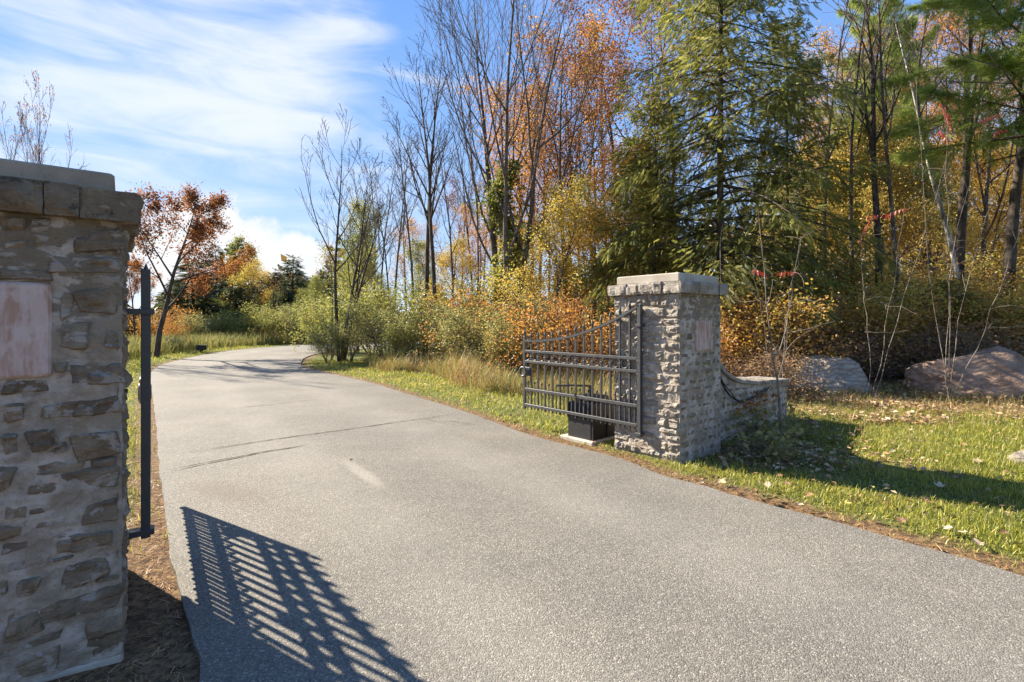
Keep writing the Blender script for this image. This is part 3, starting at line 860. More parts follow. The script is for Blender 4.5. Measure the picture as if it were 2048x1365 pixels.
# ---- near gate pillar, close to the camera
CL = np.array([-1.735, 2.245, -0.03]); C_SHIFT = CL
WL, DL, HL = 0.85, 1.14, 1.965
U2L = np.array([-0.61, 0.792]); U2L /= np.linalg.norm(U2L); V2L = np.array([U2L[1], -U2L[0]])
UR, VR = U3, V3
U3, V3 = np.r_[U2L, 0], np.r_[V2L, 0]
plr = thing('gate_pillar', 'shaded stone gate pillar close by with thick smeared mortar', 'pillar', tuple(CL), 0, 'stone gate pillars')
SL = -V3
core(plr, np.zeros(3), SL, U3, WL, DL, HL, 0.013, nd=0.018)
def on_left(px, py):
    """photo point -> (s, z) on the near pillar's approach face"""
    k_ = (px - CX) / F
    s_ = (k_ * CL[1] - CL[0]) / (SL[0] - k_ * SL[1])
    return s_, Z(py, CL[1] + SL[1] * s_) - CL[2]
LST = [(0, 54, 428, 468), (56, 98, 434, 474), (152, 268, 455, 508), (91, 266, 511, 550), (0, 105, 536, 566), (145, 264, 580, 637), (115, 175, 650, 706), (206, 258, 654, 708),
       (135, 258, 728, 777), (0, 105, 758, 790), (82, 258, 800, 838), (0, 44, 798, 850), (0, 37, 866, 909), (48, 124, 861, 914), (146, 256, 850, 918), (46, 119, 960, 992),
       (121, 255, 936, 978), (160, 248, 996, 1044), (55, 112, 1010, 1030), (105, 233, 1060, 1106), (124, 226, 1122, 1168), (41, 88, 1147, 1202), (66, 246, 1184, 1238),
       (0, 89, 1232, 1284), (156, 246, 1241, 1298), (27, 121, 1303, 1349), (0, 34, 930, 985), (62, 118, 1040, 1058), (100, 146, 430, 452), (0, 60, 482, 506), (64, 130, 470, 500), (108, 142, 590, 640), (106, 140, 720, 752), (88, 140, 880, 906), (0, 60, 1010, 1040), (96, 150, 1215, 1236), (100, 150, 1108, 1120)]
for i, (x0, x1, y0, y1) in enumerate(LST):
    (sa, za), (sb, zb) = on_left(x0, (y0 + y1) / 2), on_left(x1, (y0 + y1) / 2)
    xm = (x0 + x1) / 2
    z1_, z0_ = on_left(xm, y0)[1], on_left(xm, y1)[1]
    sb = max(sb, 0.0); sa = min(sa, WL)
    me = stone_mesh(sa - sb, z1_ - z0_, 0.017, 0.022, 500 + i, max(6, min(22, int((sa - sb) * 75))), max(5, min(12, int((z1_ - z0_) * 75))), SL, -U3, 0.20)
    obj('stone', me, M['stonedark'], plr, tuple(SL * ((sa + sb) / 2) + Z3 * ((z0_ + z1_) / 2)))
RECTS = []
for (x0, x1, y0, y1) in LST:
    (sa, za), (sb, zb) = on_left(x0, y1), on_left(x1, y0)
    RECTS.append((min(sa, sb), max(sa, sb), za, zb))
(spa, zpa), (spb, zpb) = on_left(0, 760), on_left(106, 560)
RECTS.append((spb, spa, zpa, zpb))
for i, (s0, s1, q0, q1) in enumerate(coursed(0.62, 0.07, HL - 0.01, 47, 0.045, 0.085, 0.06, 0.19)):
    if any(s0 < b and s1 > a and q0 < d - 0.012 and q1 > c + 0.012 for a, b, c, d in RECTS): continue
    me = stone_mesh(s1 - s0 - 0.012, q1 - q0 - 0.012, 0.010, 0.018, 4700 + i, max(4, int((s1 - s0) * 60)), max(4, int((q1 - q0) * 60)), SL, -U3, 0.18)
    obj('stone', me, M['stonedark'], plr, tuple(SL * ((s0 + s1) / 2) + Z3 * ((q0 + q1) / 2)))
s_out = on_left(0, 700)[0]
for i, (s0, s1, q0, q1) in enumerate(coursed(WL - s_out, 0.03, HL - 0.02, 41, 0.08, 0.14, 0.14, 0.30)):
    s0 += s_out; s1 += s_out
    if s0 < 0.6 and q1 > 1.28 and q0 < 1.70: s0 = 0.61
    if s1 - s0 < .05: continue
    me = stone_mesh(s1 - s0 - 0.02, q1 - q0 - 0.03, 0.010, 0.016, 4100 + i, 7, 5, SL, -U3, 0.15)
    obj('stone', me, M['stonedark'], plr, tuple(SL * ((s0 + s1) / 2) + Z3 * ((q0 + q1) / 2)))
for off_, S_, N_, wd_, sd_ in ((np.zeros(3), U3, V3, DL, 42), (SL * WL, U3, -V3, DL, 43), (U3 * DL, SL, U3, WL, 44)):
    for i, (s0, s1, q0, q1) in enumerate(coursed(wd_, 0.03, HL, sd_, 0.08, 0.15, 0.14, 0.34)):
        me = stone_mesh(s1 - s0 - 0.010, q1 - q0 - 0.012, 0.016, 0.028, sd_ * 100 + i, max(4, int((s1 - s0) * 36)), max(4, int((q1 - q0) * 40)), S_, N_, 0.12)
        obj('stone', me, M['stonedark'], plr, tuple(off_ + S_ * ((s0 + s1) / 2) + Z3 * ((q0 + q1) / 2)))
sP, zP = on_left(104, 567); _, zP0 = on_left(104, 752)
slab(plr, 'plaque', SL * sP - U3 * 0.016, SL, U3, 0.37, 0.05, zP0, zP, M['plaque'], 0.010)
capband(plr, np.zeros(3), SL, U3, WL, DL, HL, HL + 0.135, M['stonemoss'], 22,
        ((np.zeros(3), SL, -U3, WL), (np.zeros(3), U3, V3, DL), (SL * WL, U3, -V3, DL), (U3 * DL, SL, U3, WL)))
slab(plr, 'cap_slab', SL * 0.025 + U3 * 0.03, SL, U3, WL - 0.05, DL - 0.06, HL + 0.128, HL + 0.222, M['capshade'], 0.010)
slab(plr, 'footing', SL * -0.004 + U3 * -0.006, SL, U3, WL + 0.01, DL + 0.01, -0.10, 0.055, M['concrete'], 0.01)

U3, V3 = UR, VR

# ------------------------------------------------------------------ iron gates
LG = 1.915
def curve_z(x):
    q = 1 - x / LG
    return 1.22 + 0.45 * q ** 2.2
def bar(lo, hi, bev=0.003):
    return Geo().box(lo, hi, bev)
PW = 0.022
gate = thing('iron_gate', 'black iron gate leaf swung open beside the box and sunlit pillar', 'gate', (0, 0, 0), 0, 'black iron gate leaves')
obj('hinge_post', bar((-0.022, -0.022, 0.20), (0.022, 0.022, 1.685), 0.004).mesh('hinge_post'), M['steel'], gate)
es = obj('end_stile', bar((LG - 0.019, -0.019, 0.27), (LG + 0.019, 0.019, curve_z(LG) + 0.06)).mesh('end_stile'), M['steel'], gate)
PP = [(x, curve_z(x)) for x in np.linspace(0, LG, 30)]
g = Geo(); rings = []
for x, z in PP:
    rings.append([(x, -0.022, z - 0.014), (x, 0.022, z - 0.014), (x, 0.022, z + 0.015), (x, -0.022, z + 0.015)])
g.loft(rings); obj('top_rail', g.mesh('top_rail'), M['steel'], gate)
for z, h in ((1.075, 0.017), (0.93, 0.017), (0.545, 0.019), (0.325, 0.019)):
    obj('rail', bar((0.027, -0.020, z - h), (LG - 0.02, 0.020, z + h)).mesh('rail'), M['steel'], gate)
def finial_mesh(s=1.0):
    g = Geo()
    prof = [(0.000, 0.011), (0.004, 0.016), (0.012, 0.016), (0.016, 0.010), (0.024, 0.012), (0.045, 0.0185), (0.060, 0.016), (0.085, 0.008), (0.108, 0.0015)]
    rings = [[(r_ * s * math.cos(a), r_ * s * math.sin(a), z * s) for a in [math.pi / 4 + i * math.pi / 4 for i in range(8)]] for z, r_ in prof]
    return g.loft(rings).mesh('finial')
fin = finial_mesh()
def knob_mesh():
    g = Geo(); prof = [(0, 0.006), (0.03, 0.006), (0.045, 0.012), (0.058, 0.014), (0.068, 0.009), (0.073, 0.001)]
    return g.loft([[(r_ * math.cos(a), r_ * math.sin(a), z) for a in [i * math.pi / 4 for i in range(8)]] for z, r_ in prof]).mesh('knob')
kn = knob_mesh()
obj('finial', fin, M['steel'], es, (LG, 0, curve_z(LG) + 0.058))
sp_ = LG / 14
short = bar((-0.007, -0.007, 0.275), (0.007, 0.007, 0.592), 0.0015).mesh('short_picket')
ringm = Geo().torus((0, 0, 0), 0.049, 0.0092, 'y', 20, 6).mesh('ring', True)
coll = bar((-0.017, -0.015, -0.009), (0.017, 0.015, 0.009), 0.002).mesh('collar')
for i in range(14):
    x = sp_ * (i + 0.5)
    shp = obj('short_picket', short, M['steel'], gate, (x, 0, 0))
    obj('knob', kn, M['steel'], shp, (0, 0, 0.590))
    if 0 < i < 14:
        obj('ring', ringm, M['steel'], gate, (x, 0, 1.0025))
for i in range(1, 14):
    x = sp_ * i; zt = curve_z(x) + 0.025
    pk = obj('picket', bar((-0.011, -0.011, 0.27), (0.011, 0.011, zt), 0.002).mesh('picket'), M['steel'], gate, (x, 0, 0))
    obj('finial', fin, M['steel'], pk, (0, 0, zt - 0.003))
    obj('collar', coll, M['steel'], pk, (0, 0, 1.0025))
hd = obj('lock_plate', bar((LG - 0.125, -0.024, 0.735), (LG - 0.022, 0.024, 0.855), 0.004).mesh('lock_plate'), M['steel'], gate)
obj('ring_handle', Geo().torus((LG - 0.02, -0.055, 0.79), 0.062, 0.016, 'y', 22, 8).mesh('ring_handle', True), M['steel'], hd)
hg = Geo()
def hinge(z, reach):
    g = Geo(); g.box((-0.036, -0.04, z - 0.016), (0.036, reach, z + 0.016), 0.003)
    g.box((-0.06, reach - 0.012, z - 0.05), (0.06, reach + 0.004, z + 0.05), 0.003)
    return obj('hinge', g.mesh('hinge'), M['steel'], gate)
hinge(1.45, 0.10); hinge(0.235, 0.10)
ang = math.atan2(U2[1], U2[0])
# local x runs along U2; local +y must point towards this pillar's drive face
kx = (1279.5 - CX) / F
face_s = (CR[0] - kx * CR[1]) / (kx * U2[1] - U2[0])
hp = CR[:2] + U2 * face_s - V2 * 0.095
sc_ = CR[1] and 1.0
hp = np.array([kx * hp[1], hp[1]])
gate.location = (hp[0], hp[1], 0); gate.rotation_euler = (0, 0, ang)
# local +y = rotate x by +90deg = left of U2 = -V2 ; the pillar is at +V2, so mirror y
gate.scale = (1, -1, 1)
hpL = np.array([(291.5 - CX) / F * 2.80, 2.80])
angL = math.atan2(0.815, -0.58)
gl = dup(gate, (hpL[0], hpL[1], 0.10), angL, (1, 1, 1), 'black iron gate leaf seen edge on beside the shaded pillar')
for c_ in gl.children:
    for d_ in c_.children:
        if d_.name.startswith('ring_handle'): d_.location = (0, 0.11, 0)
pb = obj('sign_panel', Geo().box((0.62, 0.03, 0.86), (0.80, 0.04, 1.02), 0.002).mesh('sign_panel'), M['panel'], gl)

# gate operator box on its concrete pad
bx = thing('gate_operator_box', 'black plastic gate operator box on concrete pad behind the iron bars', 'operator box', (0.985, 6.20, 0.0), ang)
obj('pad', Geo().box((-0.05, -0.66, -0.05), (0.50, 0.06, 0.022), 0.01).mesh('pad'), M['concrete'], bx)
g = Geo(); rings = []
for z, i in ((0.022, 0.0), (0.30, 0.0), (0.30, -0.012), (0.43, -0.012), (0.465, 0.02)):
    k_ = 0.03
    x0, x1, y0, y1 = i, 0.43 - i, -0.56 + i, -i
    rings.append([(x0 + k_, y0, z), (x1 - k_, y0, z), (x1, y0 + k_, z), (x1, y1 - k_, z), (x1 - k_, y1, z), (x0 + k_, y1, z), (x0, y1 - k_, z), (x0, y0 + k_, z)])
obj('housing', g.loft(rings).mesh('housing'), M['plastic'], bx)
obj('lid', Geo().box((0.07, -0.42, 0.462), (0.36, -0.10, 0.545), 0.02).mesh('lid'), M['plastic'], bx)
for y_ in (-0.02, -0.30, -0.54):
    obj('corner_rib', Geo().box((-0.014, y_ - 0.02, 0.024), (0.006, y_ + 0.02, 0.30), 0.004).mesh('corner_rib'), M['plastic'], bx)
g = Geo(); g.tube([(0.2, -0.2, 0.54), (0.2, -0.2, 0.67)], 0.02, 8); g.tube([(0.2, -0.2, 0.665), (0.34, -0.02, 0.672), (0.44, 0.155, 0.675)], 0.013, 8)
obj('drive_arm', g.mesh('drive_arm', True), M['steel'], bx)

# ------------------------------------------------------------------ boulders
def boulder(name, label, x, y, sx, sy, sz, seed, material, rz=0.0, band=1.0, sink=0.25, sub=5, group=None):
    import bmesh
    bm = bmesh.new(); bmesh.ops.create_icosphere(bm, subdivisions=sub, radius=1.0)
    r = random.Random(seed); o = Vector((r.uniform(0, 50), r.uniform(0, 50), r.uniform(0, 50)))
    planes = [Vector((r.gauss(0, 1), r.gauss(0, 1), r.gauss(0.2, 0.7))).normalized() for _ in range(9)]
    for v in bm.verts:
        p = v.co.copy()
        for pl_ in planes:
            d = p.dot(pl_) - r_cut[seed % 3]
            if d > 0: p -= pl_ * d * 0.93
        n_ = fbm(p * 1.4 + o, 5) * 0.16 + abs(mnoise.noise(p * 4 + o)) * -0.06 + fbm(p * 7 + o, 3) * 0.025
        st = math.sin((p.z + 0.3 * p.x + 0.25 * fbm(p * 2 + o, 2)) * 16) * 0.012 * band
        p = p * (1 + n_ + st)
        v.co = Vector((p.x * sx, p.y * sy, p.z * sz))
    me = bpy.data.meshes.new(name); bm.to_mesh(me); bm.free()
    me.polygons.foreach_set('use_smooth', np.ones(len(me.polygons), bool))
    o_ = obj(name, me, material, None, (x, y, tz(x, y) + sz * (0.5 - sink)), rz)
    return tag(o_, label, 'boulder', group)
r_cut = (0.76, 0.80, 0.74)
boulder('boulder', 'grey banded boulder lying in dry leaves behind the wing wall', X(1650, 10.7), 10.7, 1.06, 0.75, 0.60, 4, M['rockgrey'], 0.2, sink=0.18)
boulder('boulder', 'large pinkish brown boulder in dappled shade at the wood edge', X(1965, 10.1), 10.1, 1.36, 0.95, 0.70, 7, M['rockpink'], -0.1, 0.25, sink=0.2)
xr, yr = G(2040, 925)
boulder('rock', 'small grey rock half sunk in the lawn near the big boulders', xr + 0.1, yr, 0.24, 0.17, 0.10, 9, M['rockgrey'], 0.3, sink=0.3, sub=4)

# ------------------------------------------------------------------ trees
def rot_about(v, ax, a):
    c, s = math.cos(a), math.sin(a); d = v[0] * ax[0] + v[1] * ax[1] + v[2] * ax[2]
    cx = (ax[1] * v[2] - ax[2] * v[1], ax[2] * v[0] - ax[0] * v[2], ax[0] * v[1] - ax[1] * v[0])
    return tuple(v[i] * c + cx[i] * s + ax[i] * d * (1 - c) for i in range(3))
def norm3(v):
    l = math.sqrt(v[0] ** 2 + v[1] ** 2 + v[2] ** 2) + 1e-9
    return (v[0] / l, v[1] / l, v[2] / l)
def perp(v, r):
    a = norm3((r.gauss(0, 1), r.gauss(0, 1), r.gauss(0, 1)))
    return norm3((v[1] * a[2] - v[2] * a[1], v[2] * a[0] - v[0] * a[2], v[0] * a[1] - v[1] * a[0]))

def grow(seed, h, r0, nch=(14, 6, 4), ang=(0.75, 0.7, 0.7), ratio=(0.42, 0.5, 0.5), first=0.3, up=0.10, wob=0.06, stems=1, spread=0.15, lean=(0, 0), rmin=0.004, leaf_lvl=2, npts=(12, 7, 5, 4)):
    """branching skeleton: returns trunk lines, limb lines and leaf points"""
    r = random.Random(seed); trunk, limbs, pts = [], [], []
    def br(p, d, L, rad, lvl, az):
        n = npts[lvl]; P = [p]; R = [rad]; seg = L / (n - 1)
        for i in range(1, n):
            k_ = wob * (1 + lvl)
            d = norm3((d[0] + r.gauss(0, k_), d[1] + r.gauss(0, k_), d[2] + r.gauss(0, k_ * .7) + (up * seg * 1.6 if lvl else up * 0.15)))
            p = (p[0] + d[0] * seg, p[1] + d[1] * seg, p[2] + d[2] * seg)
            P.append(p); q = i / (n - 1)
            R.append(max(rmin, rad * ((1 - q) ** 0.85 * 0.93 + 0.07)))
        (trunk if lvl == 0 else limbs).append((P, R, 9 if lvl == 0 else (6 if lvl == 1 else (4 if lvl == 2 else 3))))
        if lvl >= leaf_lvl:
            for i in range(1, n): pts.append((P[i], lvl))
        if lvl >= len(nch): return
        nc = nch[lvl]; f0 = first if lvl == 0 else 0.22
        for c in range(nc):
            q = f0 + (1 - f0) * (c + r.uniform(0.1, 0.9)) / nc
            x = q * (n - 1); i = min(int(x), n - 2); fr_ = x - i
            b = tuple(P[i][k_] * (1 - fr_) + P[i + 1][k_] * fr_ for k_ in range(3)); rb = R[i] * (1 - fr_) + R[i + 1] * fr_
            dd = norm3(tuple(P[i + 1][k_] - P[i][k_] for k_ in range(3)))
            az += 2.4 + r.uniform(-.5, .5)
            if lvl == 0 and abs(dd[2]) > 0.6:
                ax = (math.cos(az), math.sin(az), 0.0)
            else: ax = perp(dd, r)
            a = ang[lvl] * r.uniform(0.7, 1.25)
            nd = norm3(rot_about(dd, ax, a))
            l2 = L * ratio[lvl] * (1.15 - 0.75 * (q - f0) / (1 - f0 + 1e-6)) * r.uniform(0.7, 1.2)
            br(b, nd, l2, max(rmin, min(rb * 0.62, rad * 0.5)), lvl + 1, az)
    for s in range(stems):
        a = r.uniform(0, 6.28) + s * 6.28 / stems; sp2 = spread * r.uniform(0.6, 1.2) if stems > 1 else 0.0
        d = norm3((math.cos(a) * sp2 + lean[0], math.sin(a) * sp2 + lean[1], 1.0))
        k_ = 1.0 if s == 0 else r.uniform(0.72, 0.98)
        br((math.cos(a) * r0 * (stems > 1), math.sin(a) * r0 * (stems > 1), -0.1), d, h * k_, r0 * (1.0 if stems == 1 else r.uniform(.6, .95)), 0, r.uniform(0, 6))
    return trunk, limbs, pts

def leaves_mesh(pts, n, size, seed, scatter=0.16, clump=0.35):
    rng = np.random.default_rng(seed)
    P = np.array([p for p, l in pts], float)
    i = rng.integers(0, len(P), n)
    pos = P[i] + rng.normal(0, scatter, (n, 3)) * (0.5 + rng.random((n, 1)))
    cl = np.sin(P[:, 0] * 2.3 + seed) * np.cos(P[:, 2] * 1.7) * 0.5 + 0.5
    rnd = np.clip(clump * cl[i] + (1 - clump) * rng.random(n), 0, 1)
    return stamp('crown', LEAF_V, LEAF_F3, None, pos, frames(n, rng, 0.7), size * rng.uniform(0.6, 1.3, n), rnd)

PROTO = {}
def tree_proto(key, name, cat, bark_m, leaf_m, sk, nleaf=0, lsize=0.1, scatter=0.16, seed=1):
    trunk, limbs, pts = grow(**sk)
    o = bpy.data.objects.new(name, None); COL.objects.link(o); o['category'] = cat
    tr = tubes_mesh('trunk', trunk); lm = tubes_mesh('branches', limbs) 
    a = obj('trunk', tr, M[bark_m], o)
    if nleaf:
        b = obj('branching', lm, M[bark_m], o)
        c = obj('crown', leaves_mesh(pts, nleaf, lsize, seed, scatter), M[leaf_m], o)
    else:
        c = obj('crown', lm, M[bark_m], o)
    PROTO[key] = [o, False, sk['h']]
    return o

def plant(key, x, y, height, label, group=None, rz=None, sx=1.0, dz=0.0):
    o, used, h = PROTO[key]
    s = height / h
    rz = random.Random(x * 13 + y * 7).uniform(0, 6.28) if rz is None else rz
    loc = (x, y, tz(x, y) + dz)
    if not used:
        o.location = loc; o.rotation_euler = (0, 0, rz); o.scale = (s * sx, s * sx, s); o['label'] = label
        if group: o['group'] = group
        PROTO[key][1] = True; return o
    o2 = dup(o, loc, rz, (s * sx, s * sx, s), label, group)
    if not group and 'group' in o2: del o2['group']
    return o2
def T(key, px, Y, ytop, label, group=None, rz=None, sx=1.0, height=None):
    h = height if height else Z(ytop, Y) - tz(X(px, Y), Y)
    return plant(key, X(px, Y), Y, h, label, group, rz, sx)

# bare hardwoods
tree_proto('elm', 'bare_tree', 'tree', 'bark', None, dict(seed=21, h=14, r0=0.13, nch=(9, 8, 4), ang=(0.80, 0.55, 0.55), ratio=(0.54, 0.5, 0.45), first=0.25, up=0.22, wob=0.035, stems=4, spread=0.15, rmin=0.006, leaf_lvl=3))
tree_proto('clump', 'bare_tree', 'tree', 'darkbark', None, dict(seed=5, h=9, r0=0.095, nch=(8, 6, 3), ang=(0.70, 0.55, 0.5), ratio=(0.40, 0.5, 0.45), first=0.38, up=0.20, wob=0.035, stems=4, spread=0.12, lean=(0.05, 0), rmin=0.006, leaf_lvl=3))
tree_proto('pole', 'bare_tree', 'tree', 'darkbark', None, dict(seed=8, h=12, r0=0.11, nch=(13, 6, 3), ang=(0.50, 0.55, 0.6), ratio=(0.27, 0.5, 0.5), first=0.40, up=0.2, wob=0.03, rmin=0.006, leaf_lvl=3))
tree_proto('pole2', 'bare_tree', 'tree', 'bark', None, dict(seed=19, h=10, r0=0.065, nch=(10, 5, 3), ang=(0.6, 0.6, 0.6), ratio=(0.22, 0.5, 0.5), first=0.40, up=0.2, wob=0.035, rmin=0.006, leaf_lvl=3))
tree_proto('smallbare', 'bare_tree', 'tree', 'darkbark', 'russet', dict(seed=33, h=8, r0=0.10, nch=(9, 5, 4), ang=(0.6, 0.6, 0.6), ratio=(0.42, 0.5, 0.5), first=0.42, up=0.22, wob=0.06, rmin=0.007), 260, 0.09, 0.1, 3)
# leafy hardwoods
tree_proto('maple', 'maple_tree', 'tree', 'bark', 'orange', dict(seed=41, h=10.5, r0=0.10, nch=(13, 6, 3), ang=(0.8, 0.65, 0.7), ratio=(0.40, 0.5, 0.5), first=0.25, up=0.06, wob=0.05, rmin=0.005), 9500, 0.080, 0.22, 4)
tree_proto('maple2', 'maple_tree', 'tree', 'bark', 'russet', dict(seed=43, h=10.5, r0=0.09, nch=(12, 5, 4), ang=(0.75, 0.65, 0.7), ratio=(0.38, 0.5, 0.5), first=0.28, up=0.08, wob=0.05, rmin=0.005), 4800, 0.078, 0.18, 5)
tree_proto('goldtree', 'golden_tree', 'tree', 'bark', 'gold', dict(seed=47, h=7, r0=0.08, nch=(14, 6, 4), ang=(0.8, 0.7, 0.7), ratio=(0.46, 0.5, 0.5), first=0.14, up=0.02, wob=0.05, rmin=0.005), 19000, 0.075, 0.22, 6)
tree_proto('yellowtree', 'yellow_tree', 'tree', 'bark', 'yellowgreen', dict(seed=51, h=7, r0=0.08, nch=(14, 6, 4), ang=(0.6, 0.6, 0.6), ratio=(0.34, 0.5, 0.5), first=0.25, up=0.12, wob=0.05, rmin=0.005), 11000, 0.08, 0.20, 7)
tree_proto('oak', 'russet_tree', 'tree', 'darkbark', 'russet', dict(seed=62, h=6.6, r0=0.13, nch=(9, 6, 4), ang=(0.95, 0.7, 0.7), ratio=(0.48, 0.5, 0.5), first=0.24, up=0.02, wob=0.06, lean=(0.10, 0), rmin=0.006), 14000, 0.095, 0.15, 8)
tree_proto('poplar', 'poplar_tree', 'tree', 'bark', 'yellowgreen', dict(seed=71, h=9, r0=0.11, nch=(16, 5, 3), ang=(0.5, 0.6, 0.6), ratio=(0.24, 0.5, 0.5), first=0.2, up=0.15, wob=0.04, rmin=0.008), 5000, 0.15, 0.2, 9)
# shrubs
tree_proto('shrub', 'shrub', 'shrub', 'bark', 'greygreen', dict(seed=81, h=2.3, r0=0.022, nch=(9, 6), ang=(0.6, 0.7), ratio=(0.45, 0.5), first=0.15, up=0.10, wob=0.08, stems=9, spread=0.42, rmin=0.003, leaf_lvl=1, npts=(8, 6, 4)), 6000, 0.058, 0.15, 10)
tree_proto('shrubY', 'shrub', 'shrub', 'bark', 'yellowgreen', dict(seed=83, h=2.3, r0=0.02, nch=(8, 6), ang=(0.7, 0.7), ratio=(0.5, 0.5), first=0.15, up=0.05, wob=0.08, stems=8, spread=0.45, rmin=0.003, leaf_lvl=1, npts=(8, 6, 4)), 6000, 0.064, 0.16, 11)
tree_proto('shrubB', 'shrub', 'shrub', 'palebark', 'brown', dict(seed=87, h=1.6, r0=0.012, nch=(8, 6), ang=(0.8, 0.8), ratio=(0.55, 0.5), first=0.1, up=-0.05, wob=0.12, stems=10, spread=1.0, rmin=0.0025, leaf_lvl=1, npts=(8, 6, 4)), 5200, 0.048, 0.16, 12)
tree_proto('shrubO', 'shrub', 'shrub', 'bark', 'orange', dict(seed=89, h=2.3, r0=0.016, nch=(8, 6), ang=(0.75, 0.7), ratio=(0.5, 0.5), first=0.1, up=0.02, wob=0.09, stems=8, spread=0.8, rmin=0.003, leaf_lvl=1, npts=(8, 6, 4)), 4600, 0.062, 0.15, 13)
tree_proto('shrubG', 'shrub', 'shrub', 'bark', 'gold', dict(seed=91, h=2.3, r0=0.016, nch=(8, 6), ang=(0.75, 0.7), ratio=(0.5, 0.5), first=0.1, up=0.02, wob=0.09, stems=8, spread=0.8, rmin=0.003, leaf_lvl=1, npts=(8, 6, 4)), 6000, 0.062, 0.16, 14)

# conifers
def spray_template():
    v, f3 = [], []
    for i in range(7):
        x = 0.08 + 0.82 * i / 6; L = 0.36 * (1 - 0.55 * i / 6) * (0.7 if i == 0 else 1)
        for s in (-1, 1):
            b = len(v); a = math.radians(52)
            tip = (x + L * math.cos(a), s * L * math.sin(a), -0.10 * L / 0.36)
            w_ = 0.045
            v += [(x - w_, 0, 0), (x + w_, 0, 0.006), (x + L * .55 * math.cos(a) + w_, s * L * .55 * math.sin(a) - s * w_ * .6, 0.0), tip]
            f3 += [(b, b + 1, b + 2), (b, b + 2, b + 3)] if s > 0 else [(b + 1, b, b + 2), (b + 2, b, b + 3)]
    b = len(v); v += [(0.85, 0.035, 0), (0.85, -0.035, 0), (1.15, 0, -0.05)]; f3.append((b, b + 1, b + 2))
    return v, f3
SPRAY = spray_template()
def tuft_template(n=16):
    v, f3 = [], []; r = random.Random(3)
    for i in range(n):
        a = i * 2.4; e = r.uniform(0.25, 1.15); L = r.uniform(0.75, 1.0); w_ = 0.022
        d = np.array([math.cos(e), math.sin(e) * math.cos(a), math.sin(e) * math.sin(a)]); s = np.cross(d, [0.3, 0.5, 0.8]); s /= np.linalg.norm(s)
        b = len(v); o = np.array([r.uniform(-0.5, 0.25), 0, 0])
        v += [tuple(o + s * w_), tuple(o - s * w_), tuple(o + d * L)]; f3.append((b, b + 1, b + 2))
    return v, f3
TUFT = tuft_template()

